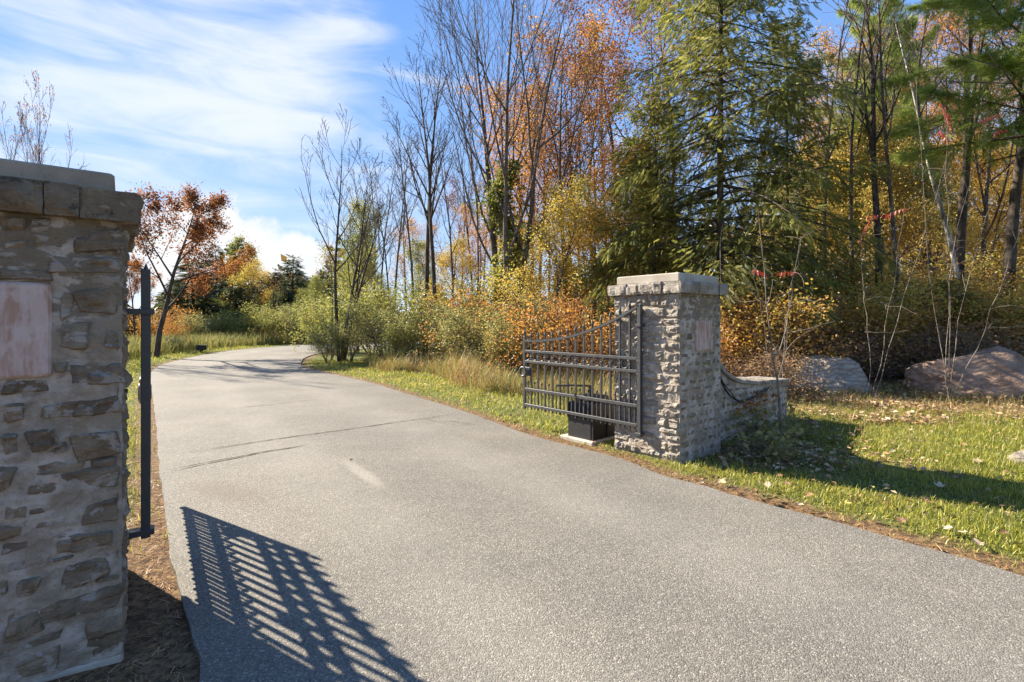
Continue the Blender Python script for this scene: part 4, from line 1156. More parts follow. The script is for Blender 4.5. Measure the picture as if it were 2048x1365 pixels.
def conifer(key, name, h, rmax, seed, leaf_m, nb, z_first, per, spray, tmpl, droop=0.25, profile=0.75, dead=0, ragged=0.3, r0=0.14, up=0.0, bark_m='darkbark', sides=1.0, wood_r=1.0):
    r = random.Random(seed); lines, pos, dirs, nor = [], [], [], []
    tp = [(0.05 * math.sin(i * 1.1 + seed), 0.05 * math.cos(i * 0.8), -0.1 + (h + 0.1) * i / 11) for i in range(12)]
    trunk = [(tp, [r0 * (1 - i / 11.4) + 0.008 for i in range(12)], 9)]
    az = r.uniform(0, 6)
    for b in range(nb):
        q = (b + r.random()) / nb; z = z_first + (h - z_first) * q
        az += 2.4 + r.uniform(-.4, .4)
        qq = z / h
        L = rmax * (max(0.02, (1 - qq)) ** profile) * (1 + ragged * r.uniform(-1, 1)) + 0.25
        if qq < 0.2: L *= 0.75 + 1.2 * qq
        d = np.array([math.cos(az), math.sin(az), 0.35 * (qq - 0.2) + up + r.gauss(0, .16)]); p = np.array([0, 0, z]); n = 7; P = [p.copy()]
        for i in range(1, n):
            d = d + np.array([r.gauss(0, .06), r.gauss(0, .06), -droop * L / 6 * 0.35 + r.gauss(0, .03)]); d /= np.linalg.norm(d)
            p = p + d * L / (n - 1); P.append(p.copy())
        rb = (0.008 + 0.012 * L) * wood_r
        lines.append(([tuple(x) for x in P], [rb * (1 - i / (n - .5)) + 0.002 for i in range(n)], 4))
        if b < dead: 
            for c in range(5):
                i = r.randrange(2, n - 1); e = d + np.array([r.gauss(0, .6), r.gauss(0, .6), r.gauss(0, .25)]); e /= np.linalg.norm(e)
                lines.append(([tuple(P[i] + e * L * .35 * k_ / 3) for k_ in range(4)], [rb * .4, rb * .3, rb * .2, 0.003], 3))
            continue
        cnt = max(3, int(per * L))
        for c in range(cnt):
            tpos = 0.22 + 0.78 * (c + r.random()) / cnt; x = tpos * (n - 1); i = min(int(x), n - 2); f_ = x - i
            base = P[i] * (1 - f_) + P[i + 1] * f_; dd = P[i + 1] - P[i]; dd /= np.linalg.norm(dd)
            side = np.cross(dd, [0, 0, 1.0]); side /= np.linalg.norm(side) + 1e-9
            s = 1 if c % 2 else -1; spread_ = (1.05 - 0.35 * tpos)
            sub = r.random() * L * 0.34 * (1.1 - tpos) * sides
            e = dd * math.cos(spread_) + side * s * math.sin(spread_) + np.array([r.gauss(0, .15), r.gauss(0, .15), r.gauss(-0.28, 0.34)]); e /= np.linalg.norm(e)
            bpos = base + e * sub + np.array([0, 0, r.gauss(-0.02, 0.03)])
            nn = np.array([r.gauss(0, .5), r.gauss(0, .5), 1.0]); nn -= e * nn.dot(e); nn /= np.linalg.norm(nn)
            pos.append(bpos); dirs.append(e + np.array([r.gauss(0, .12), r.gauss(0, .12), -0.12])); nor.append(nn)
    pos, dirs, nor = np.array(pos), np.array(dirs), np.array(nor)
    dirs /= np.linalg.norm(dirs, axis=1, keepdims=True); sd_ = np.cross(nor, dirs); sd_ /= np.linalg.norm(sd_, axis=1, keepdims=True)
    fr = np.stack([dirs, sd_, np.cross(dirs, sd_)], 1)
    rng = np.random.default_rng(seed); N = len(pos)
    cl = 0.5 + 0.5 * np.sin(pos[:, 0] * 3.1 + pos[:, 2] * 2.2 + seed)
    me = stamp('crown', tmpl[0], tmpl[1], None, pos, fr, spray * rng.uniform(0.6, 1.25, N), np.clip(0.3 * cl + 0.7 * rng.random(N), 0, 1), jitter=0.12, rng=rng)
    o = bpy.data.objects.new(name, None); COL.objects.link(o); o['category'] = 'tree'
    obj('trunk', tubes_mesh('trunk', trunk), M[bark_m], o)
    obj('bough_wood', tubes_mesh('bough_wood', lines), M[bark_m], o)
    obj('crown', me, M[leaf_m], o)
    PROTO[key] = [o, False, h]
    return o
conifer('hemlock', 'hemlock_tree', 16, 3.1, 101, 'hemlock', 260, 2.3, 44, 0.25, SPRAY, 0.34, 0.42, ragged=0.9, sides=2.0, wood_r=0.6)
conifer('hemlock2', 'hemlock_tree', 11, 2.3, 103, 'hemlock', 150, 0.8, 44, 0.27, SPRAY, 0.34, 0.5, ragged=0.9, sides=2.0, wood_r=0.6)
conifer('pinetree', 'pine_tree', 11, 3.6, 107, 'pine', 40, 5.4, 90, 0.25, TUFT, 0.05, 0.35, dead=3, wood_r=0.7, ragged=0.4, r0=0.2, up=0.12, sides=1.4)
conifer('farcon', 'conifer_tree', 8, 2.6, 109, 'darkcon', 80, 0.4, 22, 0.62, SPRAY, 0.25, 0.75, dead=14, ragged=0.35, r0=0.14)
conifer('farcon2', 'conifer_tree', 9, 1.9, 113, 'darkcon', 80, 0.6, 22, 0.55, SPRAY, 0.25, 0.8, dead=4, ragged=0.4, r0=0.14)

# --- placement: things beyond the drive's left side
gf_ = 'small trees showing above the shaded pillar'
T('smallbare', 98, 22, 235, 'small forked bare tree rising above the shaded pillar cap', gf_, rz=0.6, sx=0.45)
T('smallbare', -14, 22, 262, 'bare tree with few dead leaves cut by the picture edge', gf_, rz=2.2, sx=0.45)
T('smallbare', 58, 23, 300, 'low twiggy bare tree between two others above the pillar', gf_, rz=4.0, sx=0.35)
T('oak', 312, 20.5, 385, 'russet leaved tree standing behind the edge-on gate leaf', None, rz=0.0, sx=0.86)
T('oak', 268, 27, 520, 'smaller russet tree half hidden by the shaded pillar', None, rz=2.1, sx=0.6)
T('shrubO', 318, 30, 600, 'orange shrub under the russet tree beside the gate post', None, rz=0.5, sx=0.8)
T('shrubO', 352, 33, 622, 'orange brown shrub between the russet tree and the dark conifers', None, sx=0.8)
fc = 'conifers beyond the bend of the drive'
T('farcon', 385, 36, 520, 'dark spreading conifer with bare lower branches past the bend', fc, rz=0.4, sx=1.3)
T('farcon2', 432, 44, 492, 'tall narrow conifer beside the green poplars', fc, rz=1.0)
T('farcon', 530, 46, 556, 'low dark conifer right behind the orange tree', fc, rz=2.0)
T('farcon2', 556, 46, 540, 'dark conifer in the gap past the orange tree', fc, rz=2.6)
T('farcon2', 586, 42, 514, 'tallest conifer beside the low clouds, dark green', fc, rz=3.0, sx=1.2)
T('farcon', 622, 44, 560, 'dull conifer nearest the bare clump of stems', fc, rz=5.0)
T('farcon', 470, 40, 570, 'dark low conifer in front of the poplars', fc, rz=3.6, sx=1.2)
for px, Y, yt, k_, sx, lb in ((350, 44, 560, 'farcon', 1.1, 'dark conifer half hidden behind the russet tree'), (408, 40, 545, 'farcon', 1.0, 'spreading conifer just past the russet tree crown'), (455, 50, 535, 'farcon2', 1.3, 'dark conifer filling the gap before the poplars'),
                        (500, 43, 590, 'farcon', 1.3, 'low dark conifer under the thinner poplar'), (570, 40, 575, 'farcon', 1.2, 'dark conifer in front of the tallest dark green one'), (605, 47, 548, 'farcon2', 1.2, 'conifer just past the tallest dark green one'), (648, 42, 540, 'farcon2', 1.1, 'conifer showing left of the multi stemmed tree'), (545, 48, 548, 'farcon2', 1.5, 'broad conifer closing the gap past the orange tree'), (628, 49, 556, 'farcon2', 1.5, 'broad dull conifer deep behind the bend')):
    T(k_, px, Y, yt, lb, fc, sx=sx)
for px, Y, yt, lb in ((430, 38, 575, 'olive tree in front of the tall narrow conifer'), (535, 38, 590, 'olive tree before the gap of conifers'), (600, 37, 585, 'olive yellow tree before the tallest conifer')):
    T('yellowtree', px, Y, yt, lb, 'olive trees before the conifers', sx=1.2)
T('poplar', 466, 47, 482, 'green and yellow poplar between the conifers', 'poplars beyond the bend', rz=0)
T('poplar', 505, 48, 496, 'thinner poplar with sparse top beside the orange tree', 'poplars beyond the bend', rz=2, sx=0.8)
T('goldtree', 488, 41, 534, 'bright orange small tree in front of dark conifers', None, rz=1)
T('smallbare', 545, 37, 560, 'bare grey snag before the dark conifers', None, rz=1)
T('yellowtree', 640, 36, 560, 'olive yellow tree where the drive disappears', None, rz=2)
T('maple2', 660, 44, 505, 'brownish thin tree behind the bare clump', None, rz=2)
T('shrubY', 450, 34, 625, 'yellow green bush on the far verge below the poplars', 'bushes on the far verge', sx=1.5)
T('shrubY', 520, 34.5, 612, 'yellow green bush on the far verge near the bend', 'bushes on the far verge', sx=1.5, rz=2)
T('shrubY', 565, 35, 618, 'yellow bush right of centre on the far verge', 'bushes on the far verge', sx=1.4, rz=3)
T('shrub', 610, 34, 608, 'grey green bush where the far verge meets the bend', 'bushes on the far verge', sx=1.4)
T('shrub', 405, 33, 628, 'grey green bush under the spreading conifer', 'bushes on the far verge', sx=1.5, rz=2)
T('shrubO', 478, 33.5, 662, 'rust red low shrub at the far road edge', 'bushes on the far verge', sx=1.4)
T('shrubO', 540, 33.6, 655, 'rust red low shrub nearer the bend', 'bushes on the far verge', sx=1.5, rz=3)

# --- trees inside the bend
T('clump', 682, 18.5, 300, 'multi stemmed bare tree standing in the bush at the bend', None, rz=0.2)
T('pole2', 664, 19.5, 420, 'thin leaning bare sapling by the multi stemmed tree', None, rz=1.0, sx=0.8)
T('yellowtree', 716, 24, 415, 'airy yellow tree behind the multi stemmed bare tree', None, rz=1.4, sx=0.9)
T('yellowtree', 770, 27, 520, 'low yellow tree behind the grey green bushes', None, rz=3.0)
T('pole', 850, 20, 96, 'tall slim bare tree, first of the close pair', 'close pair of bare trees', rz=0.4)
T('pole', 876, 19, 120, 'tall dark bare tree, thicker one of the close pair', 'close pair of bare trees', rz=2.4)
T('elm', 1012, 17, -95, 'tallest bare tree with many upright stems and long arching limbs', None, rz=0.9)
gpole = 'slender bare trees in the wood behind the open gate'
rp = random.Random(77)
for px, Y, yt, lb in ((748, 33, 300, 'faint thin pole beside the airy yellow tree'), (778, 24, 350, 'short bare pole above the largest grey green bush'), (826, 26, 230, 'tall thin pole just before the close pair'), (862, 31, 330, 'faint pole seen between the close pair'), (955, 22, 210, 'slender pole leaning towards the tallest bare tree'), (1035, 29, 240, 'faint pole behind the vine covered trunk'), (1080, 22, 60, 'tall bare pole beside the tallest bare tree'), (1188, 28, 90, 'faint tall pole behind the russet maple'), (1140, 20, 140, 'brown bare pole standing in the golden leaves'), (735, 29, 330, 'thin bare pole just past the multi stemmed tree'), (762, 31, 300, 'thin bare pole behind the largest grey green bush'), (790, 27, 270, 'leaning bare pole midway between clump and close pair'), (812, 33, 320, 'bare pole close behind the first of the close pair'), (905, 24, 250, 'bare pole right behind the thicker trunk of the close pair'), (925, 30, 300, 'farther thin pole between close pair and tallest bare tree'), (945, 26, 255, 'nearer slender pole between close pair and tallest bare tree'), (968, 31, 310, 'faint thin pole left of the vine covered trunk'), (988, 25, 270, 'slender pole touching the vine covered trunk'), (1062, 26, 160, 'slender tall pole just past the vine covered trunk'), (1098, 30, 210, 'bare pole behind the gate end and orange maple'), (1160, 24, 110, 'bare pole rising through the open orange maple'), (1215, 27, 60, 'bare pole before the russet maple near the hemlock')):
    T('pole2', px, Y, yt, lb, gpole)
for px, Y, yt, lb in ((1290, 22, -60, 'sparse russet tree right at the hemlock edge'), (1340, 26, -40, 'sparse russet tree mostly hidden by the large hemlock'), (1240, 21, 10, 'sparse russet tree between orange maple and hemlock')):
    T('maple2', px, Y, yt, lb, 'sparse russet trees beside the hemlock', sx=0.9)
T('maple', 1128, 18, 85, 'orange maple with open crown beside the tallest bare tree', None, rz=0.2)
T('maple2', 1188, 19.5, 95, 'russet maple with thin crown before the hemlock', None, rz=3.3)
T('maple', 1070, 20, 330, 'low orange maple behind the vine covered trunk', None, rz=1.7)
T('maple', 1040, 24, 200, 'tall loose orange maple behind the tallest bare tree', None, rz=2.7)
T('maple2', 1130, 23, 180, 'brownish maple seen through the open orange maple', None, rz=0.7)
T('maple2', 905, 30, 380, 'small russet maple in the gap past the close pair', None, rz=1.7)
T('goldtree', 1040, 19, 470, 'golden brown low tree under the vine covered trunk', None, rz=5.3)
T('goldtree', 1260, 18, 400, 'golden tree squeezed between maple and large hemlock', None, rz=1.3)
T('yellowtree', 690, 30, 480, 'pale yellow tree far behind the multi stemmed tree', None, rz=0.3)
T('yellowtree', 850, 28, 500, 'olive yellow tree behind the close pair of trunks', None, rz=4.3)
T('goldtree', 930, 25, 500, 'golden tree behind the grey green bushes', None, rz=3.3)
T('maple', 1240, 16.5, 330, 'orange maple rising behind the sunlit pillar', None, rz=4.0)
T('maple', 960, 26, 430, 'small orange maple far behind the close pair of trunks', None, rz=3.1)
T('maple', 820, 30, 460, 'rust orange maple seen through the poles', None, rz=5.1)
T('goldtree', 1110, 15.5, 400, 'golden leaved young tree directly behind the gate bars', None, rz=0.3)
T('goldtree', 1180, 17.5, 430, 'golden brown young tree beside the sunlit pillar', None, rz=2.3)
T('shrubO', 1090, 13, 560, 'orange bush behind the middle of the open gate', None, rz=1, sx=1.1)
T('shrubO', 1195, 12, 575, 'bright orange bush touching the sunlit pillar', None, rz=2, sx=1.0)
T('shrubO', 1000, 16, 560, 'orange bush beyond the gate handle', None, rz=3, sx=1.1)

# vine on the tall tree's trunk
rng = np.random.default_rng(91)
n = 4200
zz_ = rng.uniform(2.0, 6.8, n); aa = rng.uniform(0, 6.28, n); rr = 0.16 + np.abs(rng.normal(0, 0.34, n)) * np.clip(0.55 + 0.75 * np.sin(zz_ * 2.7 + 2 * np.sin(aa)), 0.08, 1.4)
vx, vy = X(1012, 16.9), 16.9
pos = np.stack([vx + rr * np.cos(aa) + 0.25 * np.sin(zz_ * 2), vy + rr * np.sin(aa) * 0.8, zz_], 1)
vine = thing('climbing_vine', 'yellow green leafy vine climbing the tallest bare trunk', 'vine', (vx, vy, 0))
obj('foliage', stamp('foliage', LEAF_V, LEAF_F3, None, pos - np.array([vx, vy, 0]), frames(n, rng, 0.7), 0.15 * rng.uniform(.6, 1.2, n), np.clip(rng.random(n) * 0.7 + 0.3 * (zz_ < 4.4), 0, 1)), M['yellowgreen'], vine)
stem = [((0.28 * math.sin(i * .55) , -0.2 * math.cos(i * .8), 0.05 + i * 0.6), ) for i in range(12)]
obj('stem', tubes_mesh('stem', [([s_[0] for s_ in stem], [0.03 * (1 - i / 14) for i in range(12)], 6)]), M['bark'], vine)

# --- bushes between the drive and the wood
gb = 'grey green bushes along the inside of the bend'
for px, Y, yt, sx, lb in ((655, 17.4, 662, 1.0, 'silvery bush at the tip of the grass by the bend'), (700, 18.2, 628, 1.0, 'grey green bush around the multi stemmed bare tree'),
                          (772, 17.6, 598, 1.1, 'largest grey green bush before the close pair of trunks'), (835, 17.2, 610, 1.0, 'grey green bush left of the close pair of trunks'),
                          (925, 15.8, 600, 1.0, 'grey green bush right of the close pair of trunks'), (985, 14.4, 590, 1.05, 'grey green bush with dry grass in front, beyond the gate'),
                          (1045, 13.2, 600, 0.95, 'grey green bush seen through the gate end')):
    T('shrub', px, Y, yt, lb, gb, sx=sx)
for px, Y, yt, lb in ((745, 20.5, 560, 'yellow green bush above the grey bushes near the bend'), (880, 19, 570, 'yellow green bush deep between the close trunks'), (660, 24, 590, 'yellow bush far behind the bend bush')):
    T('shrubY', px, Y, yt, lb, 'yellow bushes inside the bend', sx=1.1)

# --- wood on the far right
T('hemlock', 1440, 14.4, -520, 'large dense hemlock towering behind the sunlit pillar', None, rz=0.5, sx=0.74)
T('hemlock2', 1575, 15.5, 40, 'thinner hemlock beside the large dense one', None, rz=1.7, sx=0.6)
T('hemlock2', 1310, 15.2, 200, 'small hemlock leaning out between maples and large hemlock', None, rz=3.9, sx=0.9)
T('hemlock2', 1500, 14.6, 570, 'low young hemlock above the grey boulder', None, rz=2.0, sx=0.9)
T('pinetree', 2085, 11.4, -150, 'big white pine with bright boughs at the picture corner', None, rz=0.4, sx=1.05)
T('pinetree', 1760, 23, -10, 'white pine with high tufted boughs deeper in the wood', None, rz=2.6, sx=0.6)
T('pole', 1768, 14.5, -160, 'straight dark trunk before the golden leaves', None, rz=1.0)
T('pole2', 1792, 14.2, -100, 'thinner trunk paired with a straight dark one', None, rz=2.0)
T('pole', 1905, 15.5, -160, 'dark leaning trunk near the birch', None, rz=4.0, sx=1.3)
T('pole', 2000, 14.0, -200, 'thickest dark trunk close to the white pine', None, rz=5.0, sx=1.4)
T('pole2', 1705, 15.5, -60, 'thin grey trunk behind the red sumac', None, rz=3.0)
T('pole2', 1650, 18, -40, 'thin grey pole between the two hemlocks', None, rz=3.4)
for k_, px, Y, yt, sx, lb in (('maple', 1735, 25, 150, .9, 'loose orange maple beside the straight dark trunk'), ('yellowtree', 1885, 23, 250, .9, 'olive green tree seen past the birch'), ('yellowtree', 1640, 24, 300, 1.0, 'olive green tree at the edge of the hemlocks'),
                          ('goldtree', 1340, 17.0, 500, 0.9, 'golden tree right behind the sunlit pillar cap'), ('yellowtree', 1275, 17.8, 330, .7, 'yellow green tree at the near edge of the large hemlock')):
    T(k_, px, Y, yt, lb, None, sx=sx)
gg = 'golden young trees filling the wood behind the boulders'
for px, Y, yt, lb in ((1585, 25, 330, 'golden young tree showing between the two hemlocks'), (1650, 27, 350, 'golden young tree right behind the grey boulder'), (1710, 24, 360, 'golden young tree behind the red sumac'), (1780, 28, 300, 'tallest golden young tree behind the straight dark trunk'), (1845, 25, 330, 'golden young tree left of the birch'), (1915, 28, 300, 'golden young tree right behind the birch'), (1985, 25, 330, 'golden young tree behind the thickest dark trunk'), (2060, 27, 310, 'golden young tree under the big white pine'), (2140, 25, 330, 'golden young tree cut off at the picture edge')):
    T('goldtree', px, Y, yt, lb, gg)
for px, Y, yt, lb in ((1690, 33, 240, 'orange maple deep in the wood beyond the red sumac'), (1800, 35, 180, 'orange maple deep behind the straight dark trunk'), (1920, 33, 200, 'orange maple deep in the wood beyond the birch'), (2040, 32, 160, 'orange maple deep in the wood under the white pine')):
    T('maple', px, Y, yt, lb, 'orange maples deep in the wood')
for px, Y, yt, lb in ((1680, 13.6, 585, 'golden bush above the gap between the boulders'), (1760, 14, 560, 'golden bush at the foot of the straight dark trunk'), (1850, 13.4, 580, 'golden bush above the near end of the pink boulder'), (1930, 13, 560, 'golden bush above the middle of the pink boulder'), (2020, 12.8, 585, 'golden bush at the foot of the thickest dark trunk'), (1600, 13.4, 600, 'golden bush directly above the grey boulder'), (2090, 12.6, 570, 'golden bush cut by the picture edge above the pink boulder')):
    T('shrubG', px, Y, yt, lb, 'golden bushes above the boulders', sx=1.2)
for px, Y, yt, lb in ((1475, 10.4, 680, 'brown twiggy shrub just beyond the wing wall curve'), (1535, 13.0, 625, 'brown twiggy shrub behind the low red sumac'), (1610, 13.2, 640, 'brown twiggy shrub behind the grey boulder'), (1700, 12.8, 655, 'brown twiggy shrub past the grey boulder'), (1775, 12.2, 670, 'brown twiggy shrub in the gap between the boulders'), (1900, 12.6, 640, 'brown twiggy shrub behind the pink boulder top'), (2000, 12.6, 650, 'brown twiggy shrub near the thickest trunk'), (1455, 13, 600, 'taller brown shrub under the large hemlock'), (2070, 12.2, 640, 'brown twiggy shrub at the picture edge'), (1500, 10.2, 690, 'low brown shrub at the end of the wing wall')):
    T('shrubB', px, Y, yt, lb, 'tangled brown shrubs around the boulders', sx=1.5)
T('hemlock2', 1900, 12.8, 560, 'young hemlock under the trees above the pink boulder', None, rz=1.1, sx=1.6)

for k_, px, Y, yt, sx, lb in (('shrubG', 1625, 15.0, 520, 1.0, 'tall golden bush between the hemlocks and the grey boulder'), ('shrubG', 1705, 15.6, 490, 1.0, 'tall golden bush right behind the red sumac'), ('shrubO', 1765, 15.2, 520, 1.0, 'orange bush beside the straight dark trunk'),
                          ('shrubG', 1830, 15.8, 480, 1.0, 'tall golden bush between dark trunk and birch'), ('shrubO', 1890, 15.0, 510, 1.0, 'orange bush around the foot of the birch'), ('shrubG', 1955, 15.4, 490, 1.0, 'tall golden bush beside the thickest dark trunk'),
                          ('shrubG', 2030, 14.6, 510, 1.0, 'tall golden bush under the big white pine'), ('shrubO', 1560, 14.6, 540, 1.0, 'orange bush at the foot of the low young hemlock'), ('shrubO', 1480, 13.6, 560, 1.0, 'orange bush below the large hemlock boughs'),
                          ('shrubB', 1650, 12.2, 640, 1.5, 'dry brown bush directly above the grey boulder'), ('shrubB', 1860, 12.0, 630, 1.5, 'dry brown bush above the near end of the pink boulder'), ('shrubB', 1950, 12.2, 610, 1.5, 'dry brown bush above the pink boulder middle')):
    T(k_, px, Y, yt, lb, None, sx=sx)
for k_, px, Y, yt, sx, lb in (('shrubO', 1415, 11.6, 560, 1.1, 'orange bush seen over the shoulder of the sunlit pillar'), ('shrubG', 1475, 12.4, 540, 1.1, 'golden bush over the curve of the wing wall'), ('shrubO', 1545, 12.2, 575, 1.1, 'orange bush behind the end of the wing wall'),
                          ('shrubG', 1660, 13.0, 560, 1.1, 'golden bush close behind the grey boulder'), ('shrubO', 1735, 12.6, 580, 1.1, 'orange bush over the gap between the boulders'), ('shrubG', 1815, 13.2, 545, 1.1, 'golden bush just before the pink boulder'),
                          ('shrubO', 1905, 12.8, 560, 1.1, 'orange bush over the pink boulder top'), ('shrubG', 1985, 12.8, 550, 1.1, 'golden bush close to the thickest trunk')):
    T(k_, px, Y, yt, lb, None, sx=sx)
for k_, px, Y, yt, sx, lb in (('maple', 1690, 24, 90, .9, 'tall orange maple just past the thinner hemlock'), ('maple', 1850, 25, 60, .9, 'tall orange maple between the straight dark trunk and the birch'), ('maple', 1975, 24, 40, .9, 'tall orange maple behind the thickest dark trunk'),
                          ('goldtree', 1770, 22, 260, .9, 'rounded golden tree close behind the straight dark trunk'), ('shrubG', 905, 16.8, 640, .8, 'golden bush breaking the row of grey green bushes'), ('shrubY', 800, 16.6, 650, .8, 'low yellow green bush in the tall grass before the close trunks'),
                          ('shrubG', 1010, 13.6, 650, .8, 'low golden bush beside the gate end')):
    T(k_, px, Y, yt, lb, None, sx=sx)
# birch leaning in the wood
bt = thing('birch_tree', 'leaning white birch trunk among the dark trunks', 'tree', (X(1955, 15), 15, tz(X(1955, 15), 15)))
pts_ = [(-0.22 * i - 0.03 * math.sin(i), 0.05 * math.sin(i * 1.3), -0.1 + 0.92 * i) for i in range(12)]
obj('trunk', tubes_mesh('trunk', [(pts_, [0.085 * (1 - i / 14) for i in range(12)], 9)]), M['birch'], bt)
tr_, lm_, pp_ = grow(seed=97, h=5, r0=0.05, nch=(10, 5), ang=(0.7, 0.7), ratio=(0.4, 0.5), first=0.1, wob=0.06)
q = obj('crown', tubes_mesh('crown', tr_ + lm_), M['bark'], bt, (-1.6, 0, 6.6))

# far wood closing the view
rng = np.random.default_rng(15)
n = 34000
th = rng.uniform(-1.25, 1.25, n); R_ = rng.uniform(52, 78, n)
fx, fy = R_ * np.sin(th), R_ * np.cos(th)
top_ = 3.6 + 2.0 * np.exp(-((th + 0.45) / 0.22) ** 2) + 2.2 * np.sin(th * 23) * np.sin(th * 9 + 1) + 5.5 * sstep(np.sin(th), 0.05, 0.4)
fz = terrain(fx, fy) + rng.random(n) ** 0.8 * top_ * (1 + 0.35 * np.sin(th * 71))
hue = np.clip(0.5 + 0.35 * np.sin(th * 37 + R_ * 0.3) + rng.normal(0, 0.2, n), 0, 1)
kind(obj('far_wood', stamp('far_wood', LEAF_V, LEAF_F3, None, np.stack([fx, fy, fz], 1), frames(n, rng, 0.6), 0.9 * rng.uniform(.5, 1.3, n), hue),
         leaf_mat('far_wood_leaves', [(0, (0.04, 0.055, 0.022)), (0.4, (0.09, 0.10, 0.035)), (0.65, (0.17, 0.13, 0.04)), (0.85, (0.26, 0.13, 0.035)), (1, (0.30, 0.22, 0.05))], 0.35)), 'stuff', 'far mixed autumn wood closing the view')

# sumac with red leaves and pale crooked stems
def sumac(px, Y, base_py, tips, label, seed, reds):
    r = random.Random(seed); x0 = X(px, Y); z0 = tz(x0, Y)
    o = thing('sumac_shrub', label, 'shrub', (x0, Y, z0), 0, 'sumac shrubs with red leaves')
    lines = []; P0 = np.array([0, 0, -0.05])
    for (tx, ty, dY) in tips:
        e = np.array([X(tx, Y + dY) - x0, dY, Z(ty, Y + dY) - z0]); n_ = 11
        c1 = np.array([e[0] * r.uniform(0.1, 0.5) + r.gauss(0, .15), e[1] * .4 + r.gauss(0, .1), e[2] * r.uniform(0.4, 0.65)])
        pts = []
        for i in range(n_):
            q_ = i / (n_ - 1); p_ = P0 * (1 - q_) ** 2 + c1 * 2 * q_ * (1 - q_) + e * q_ * q_
            pts.append(tuple(p_ + np.array([r.gauss(0, .02), r.gauss(0, .02), r.gauss(0, .02)]) * min(1, i)))
        lines.append((pts, [0.0075 * (1 - .7 * i / n_) for i in range(n_)], 6))
        for k_ in range(5):
            i = r.randrange(4, n_); b = np.array(pts[i]); d = np.array([r.gauss(0, .7), r.gauss(0, .4), r.gauss(.25, .5)]); L = r.uniform(.3, .8); tw = [tuple(b)]
            for j in range(5):
                d = d + np.array([r.gauss(0, .3), r.gauss(0, .3), r.gauss(0, .3)]); d /= np.linalg.norm(d); b = b + d * L / 5; tw.append(tuple(b))
            lines.append((tw, [0.005 * (1 - .6 * j / 6) for j in range(6)], 4))
    obj('stem', tubes_mesh('stem', lines), M['palebark'], o)
    tv, tf = LEAF_V, LEAF_F3
    for (a, b, c, d_, dY) in reds:
        A = np.array([X(a, Y + dY) - x0, dY, Z(b, Y + dY) - z0]); B = np.array([X(c, Y + dY) - x0, dY + r.uniform(-.1, .1), Z(d_, Y + dY) - z0])
        rng_ = np.random.default_rng(seed + int(a)); n_ = 10; ps, fs = [], []
        for i in range(n_):
            q_ = i / (n_ - 1); p_ = A * (1 - q_) + B * q_ + np.array([0, 0, -0.08 * q_ * q_])
            for s in (-1, 1):
                al = np.array([0.25 * s + rng_.normal(0, .15), rng_.normal(0, .4), -0.9]); al /= np.linalg.norm(al)
                sd2 = np.cross(al, rng_.normal(size=3)); sd2 /= np.linalg.norm(sd2)
                ps.append(p_); fs.append(np.stack([al, sd2, np.cross(al, sd2)]))
        obj('leaf', stamp('leaf', [(0, 0, 0), (.4, .11, .03), (1, 0, 0), (.4, -.11, .03)], tf, None, np.array(ps), np.array(fs), np.linspace(.12, .08, len(ps)), rng_.random(len(ps))), M['red'], o)
sumac(1745, 9.6, 700, [(1810, 410, 0), (1720, 470, .3), (1900, 300, .2)], 'sumac with red drooping leaves before the straight dark trunk', 1, [(1735, 432, 1775, 425, 0.1), (1778, 428, 1815, 408, 0), (1740, 440, 1725, 470, .2)])
sumac(1900, 9.2, 700, [(1885, 215, 0), (1990, 230, .2), (2040, 300, .3), (1830, 150, .2), (2048, 450, -.2)], 'tall pale stemmed sumac with red leaf tips near the birch', 2, [(1882, 205, 1900, 245, 0), (1896, 225, 1912, 250, .1), (1880, 262, 1905, 270, 0), (1960, 240, 2000, 222, .2), (1990, 265, 2010, 252, .2)])
sumac(1555, 8.4, 700, [(1510, 545, 0), (1590, 540, .2), (1600, 480, .3)], 'low sumac with thin red leaves above the wing wall', 3, [(1505, 538, 1535, 540, 0), (1560, 545, 1595, 535, .2)])

# pale leafless sapling standing before the wing wall end
sx0, sy0 = G(1562, 905)
sp_o = thing('sapling', 'pale leafless sapling growing at the end of the wing wall', 'tree', (sx0, sy0, tz(sx0, sy0)))
def pl3(px, py, dY=0.0): return (X(px, sy0 + dY) - sx0, dY, Z(py, sy0 + dY))
L_ = [([pl3(1562, 910), pl3(1561, 830), pl3(1555, 760), pl3(1546, 720), pl3(1540, 660), pl3(1533, 610), pl3(1529, 540), pl3(1522, 480), pl3(1516, 420)], [0.015, .014, .012, .010, .008, .007, .005, .004, .002], 7),
      ([pl3(1546, 720), pl3(1560, 700, .05), pl3(1572, 660, .08), pl3(1580, 600, .1)], [.009, .008, .006, .003], 6),
      ([pl3(1533, 612), pl3(1510, 592, -.05), pl3(1495, 570, -.08), pl3(1484, 548, -.1)], [.007, .006, .005, .003], 6),
      ([pl3(1533, 612), pl3(1540, 598, .05), pl3(1543, 580, .05), pl3(1546, 560, .05)], [.006, .005, .004, .003], 6),
      ([pl3(1541, 706), pl3(1525, 698, -.1), pl3(1515, 685, -.1), pl3(1508, 665, -.12)], [.006, .005, .004, .003], 6),
      ([pl3(1539, 674), pl3(1525, 672, .05), pl3(1512, 670, .1), pl3(1495, 666, .1)], [.005, .004, .004, .003], 6)]
obj('trunk', tubes_mesh('trunk', L_[:1]), M['palebark'], sp_o)
obj('crown', tubes_mesh('crown', L_[1:]), M['palebark'], sp_o)
rng = np.random.default_rng(2)
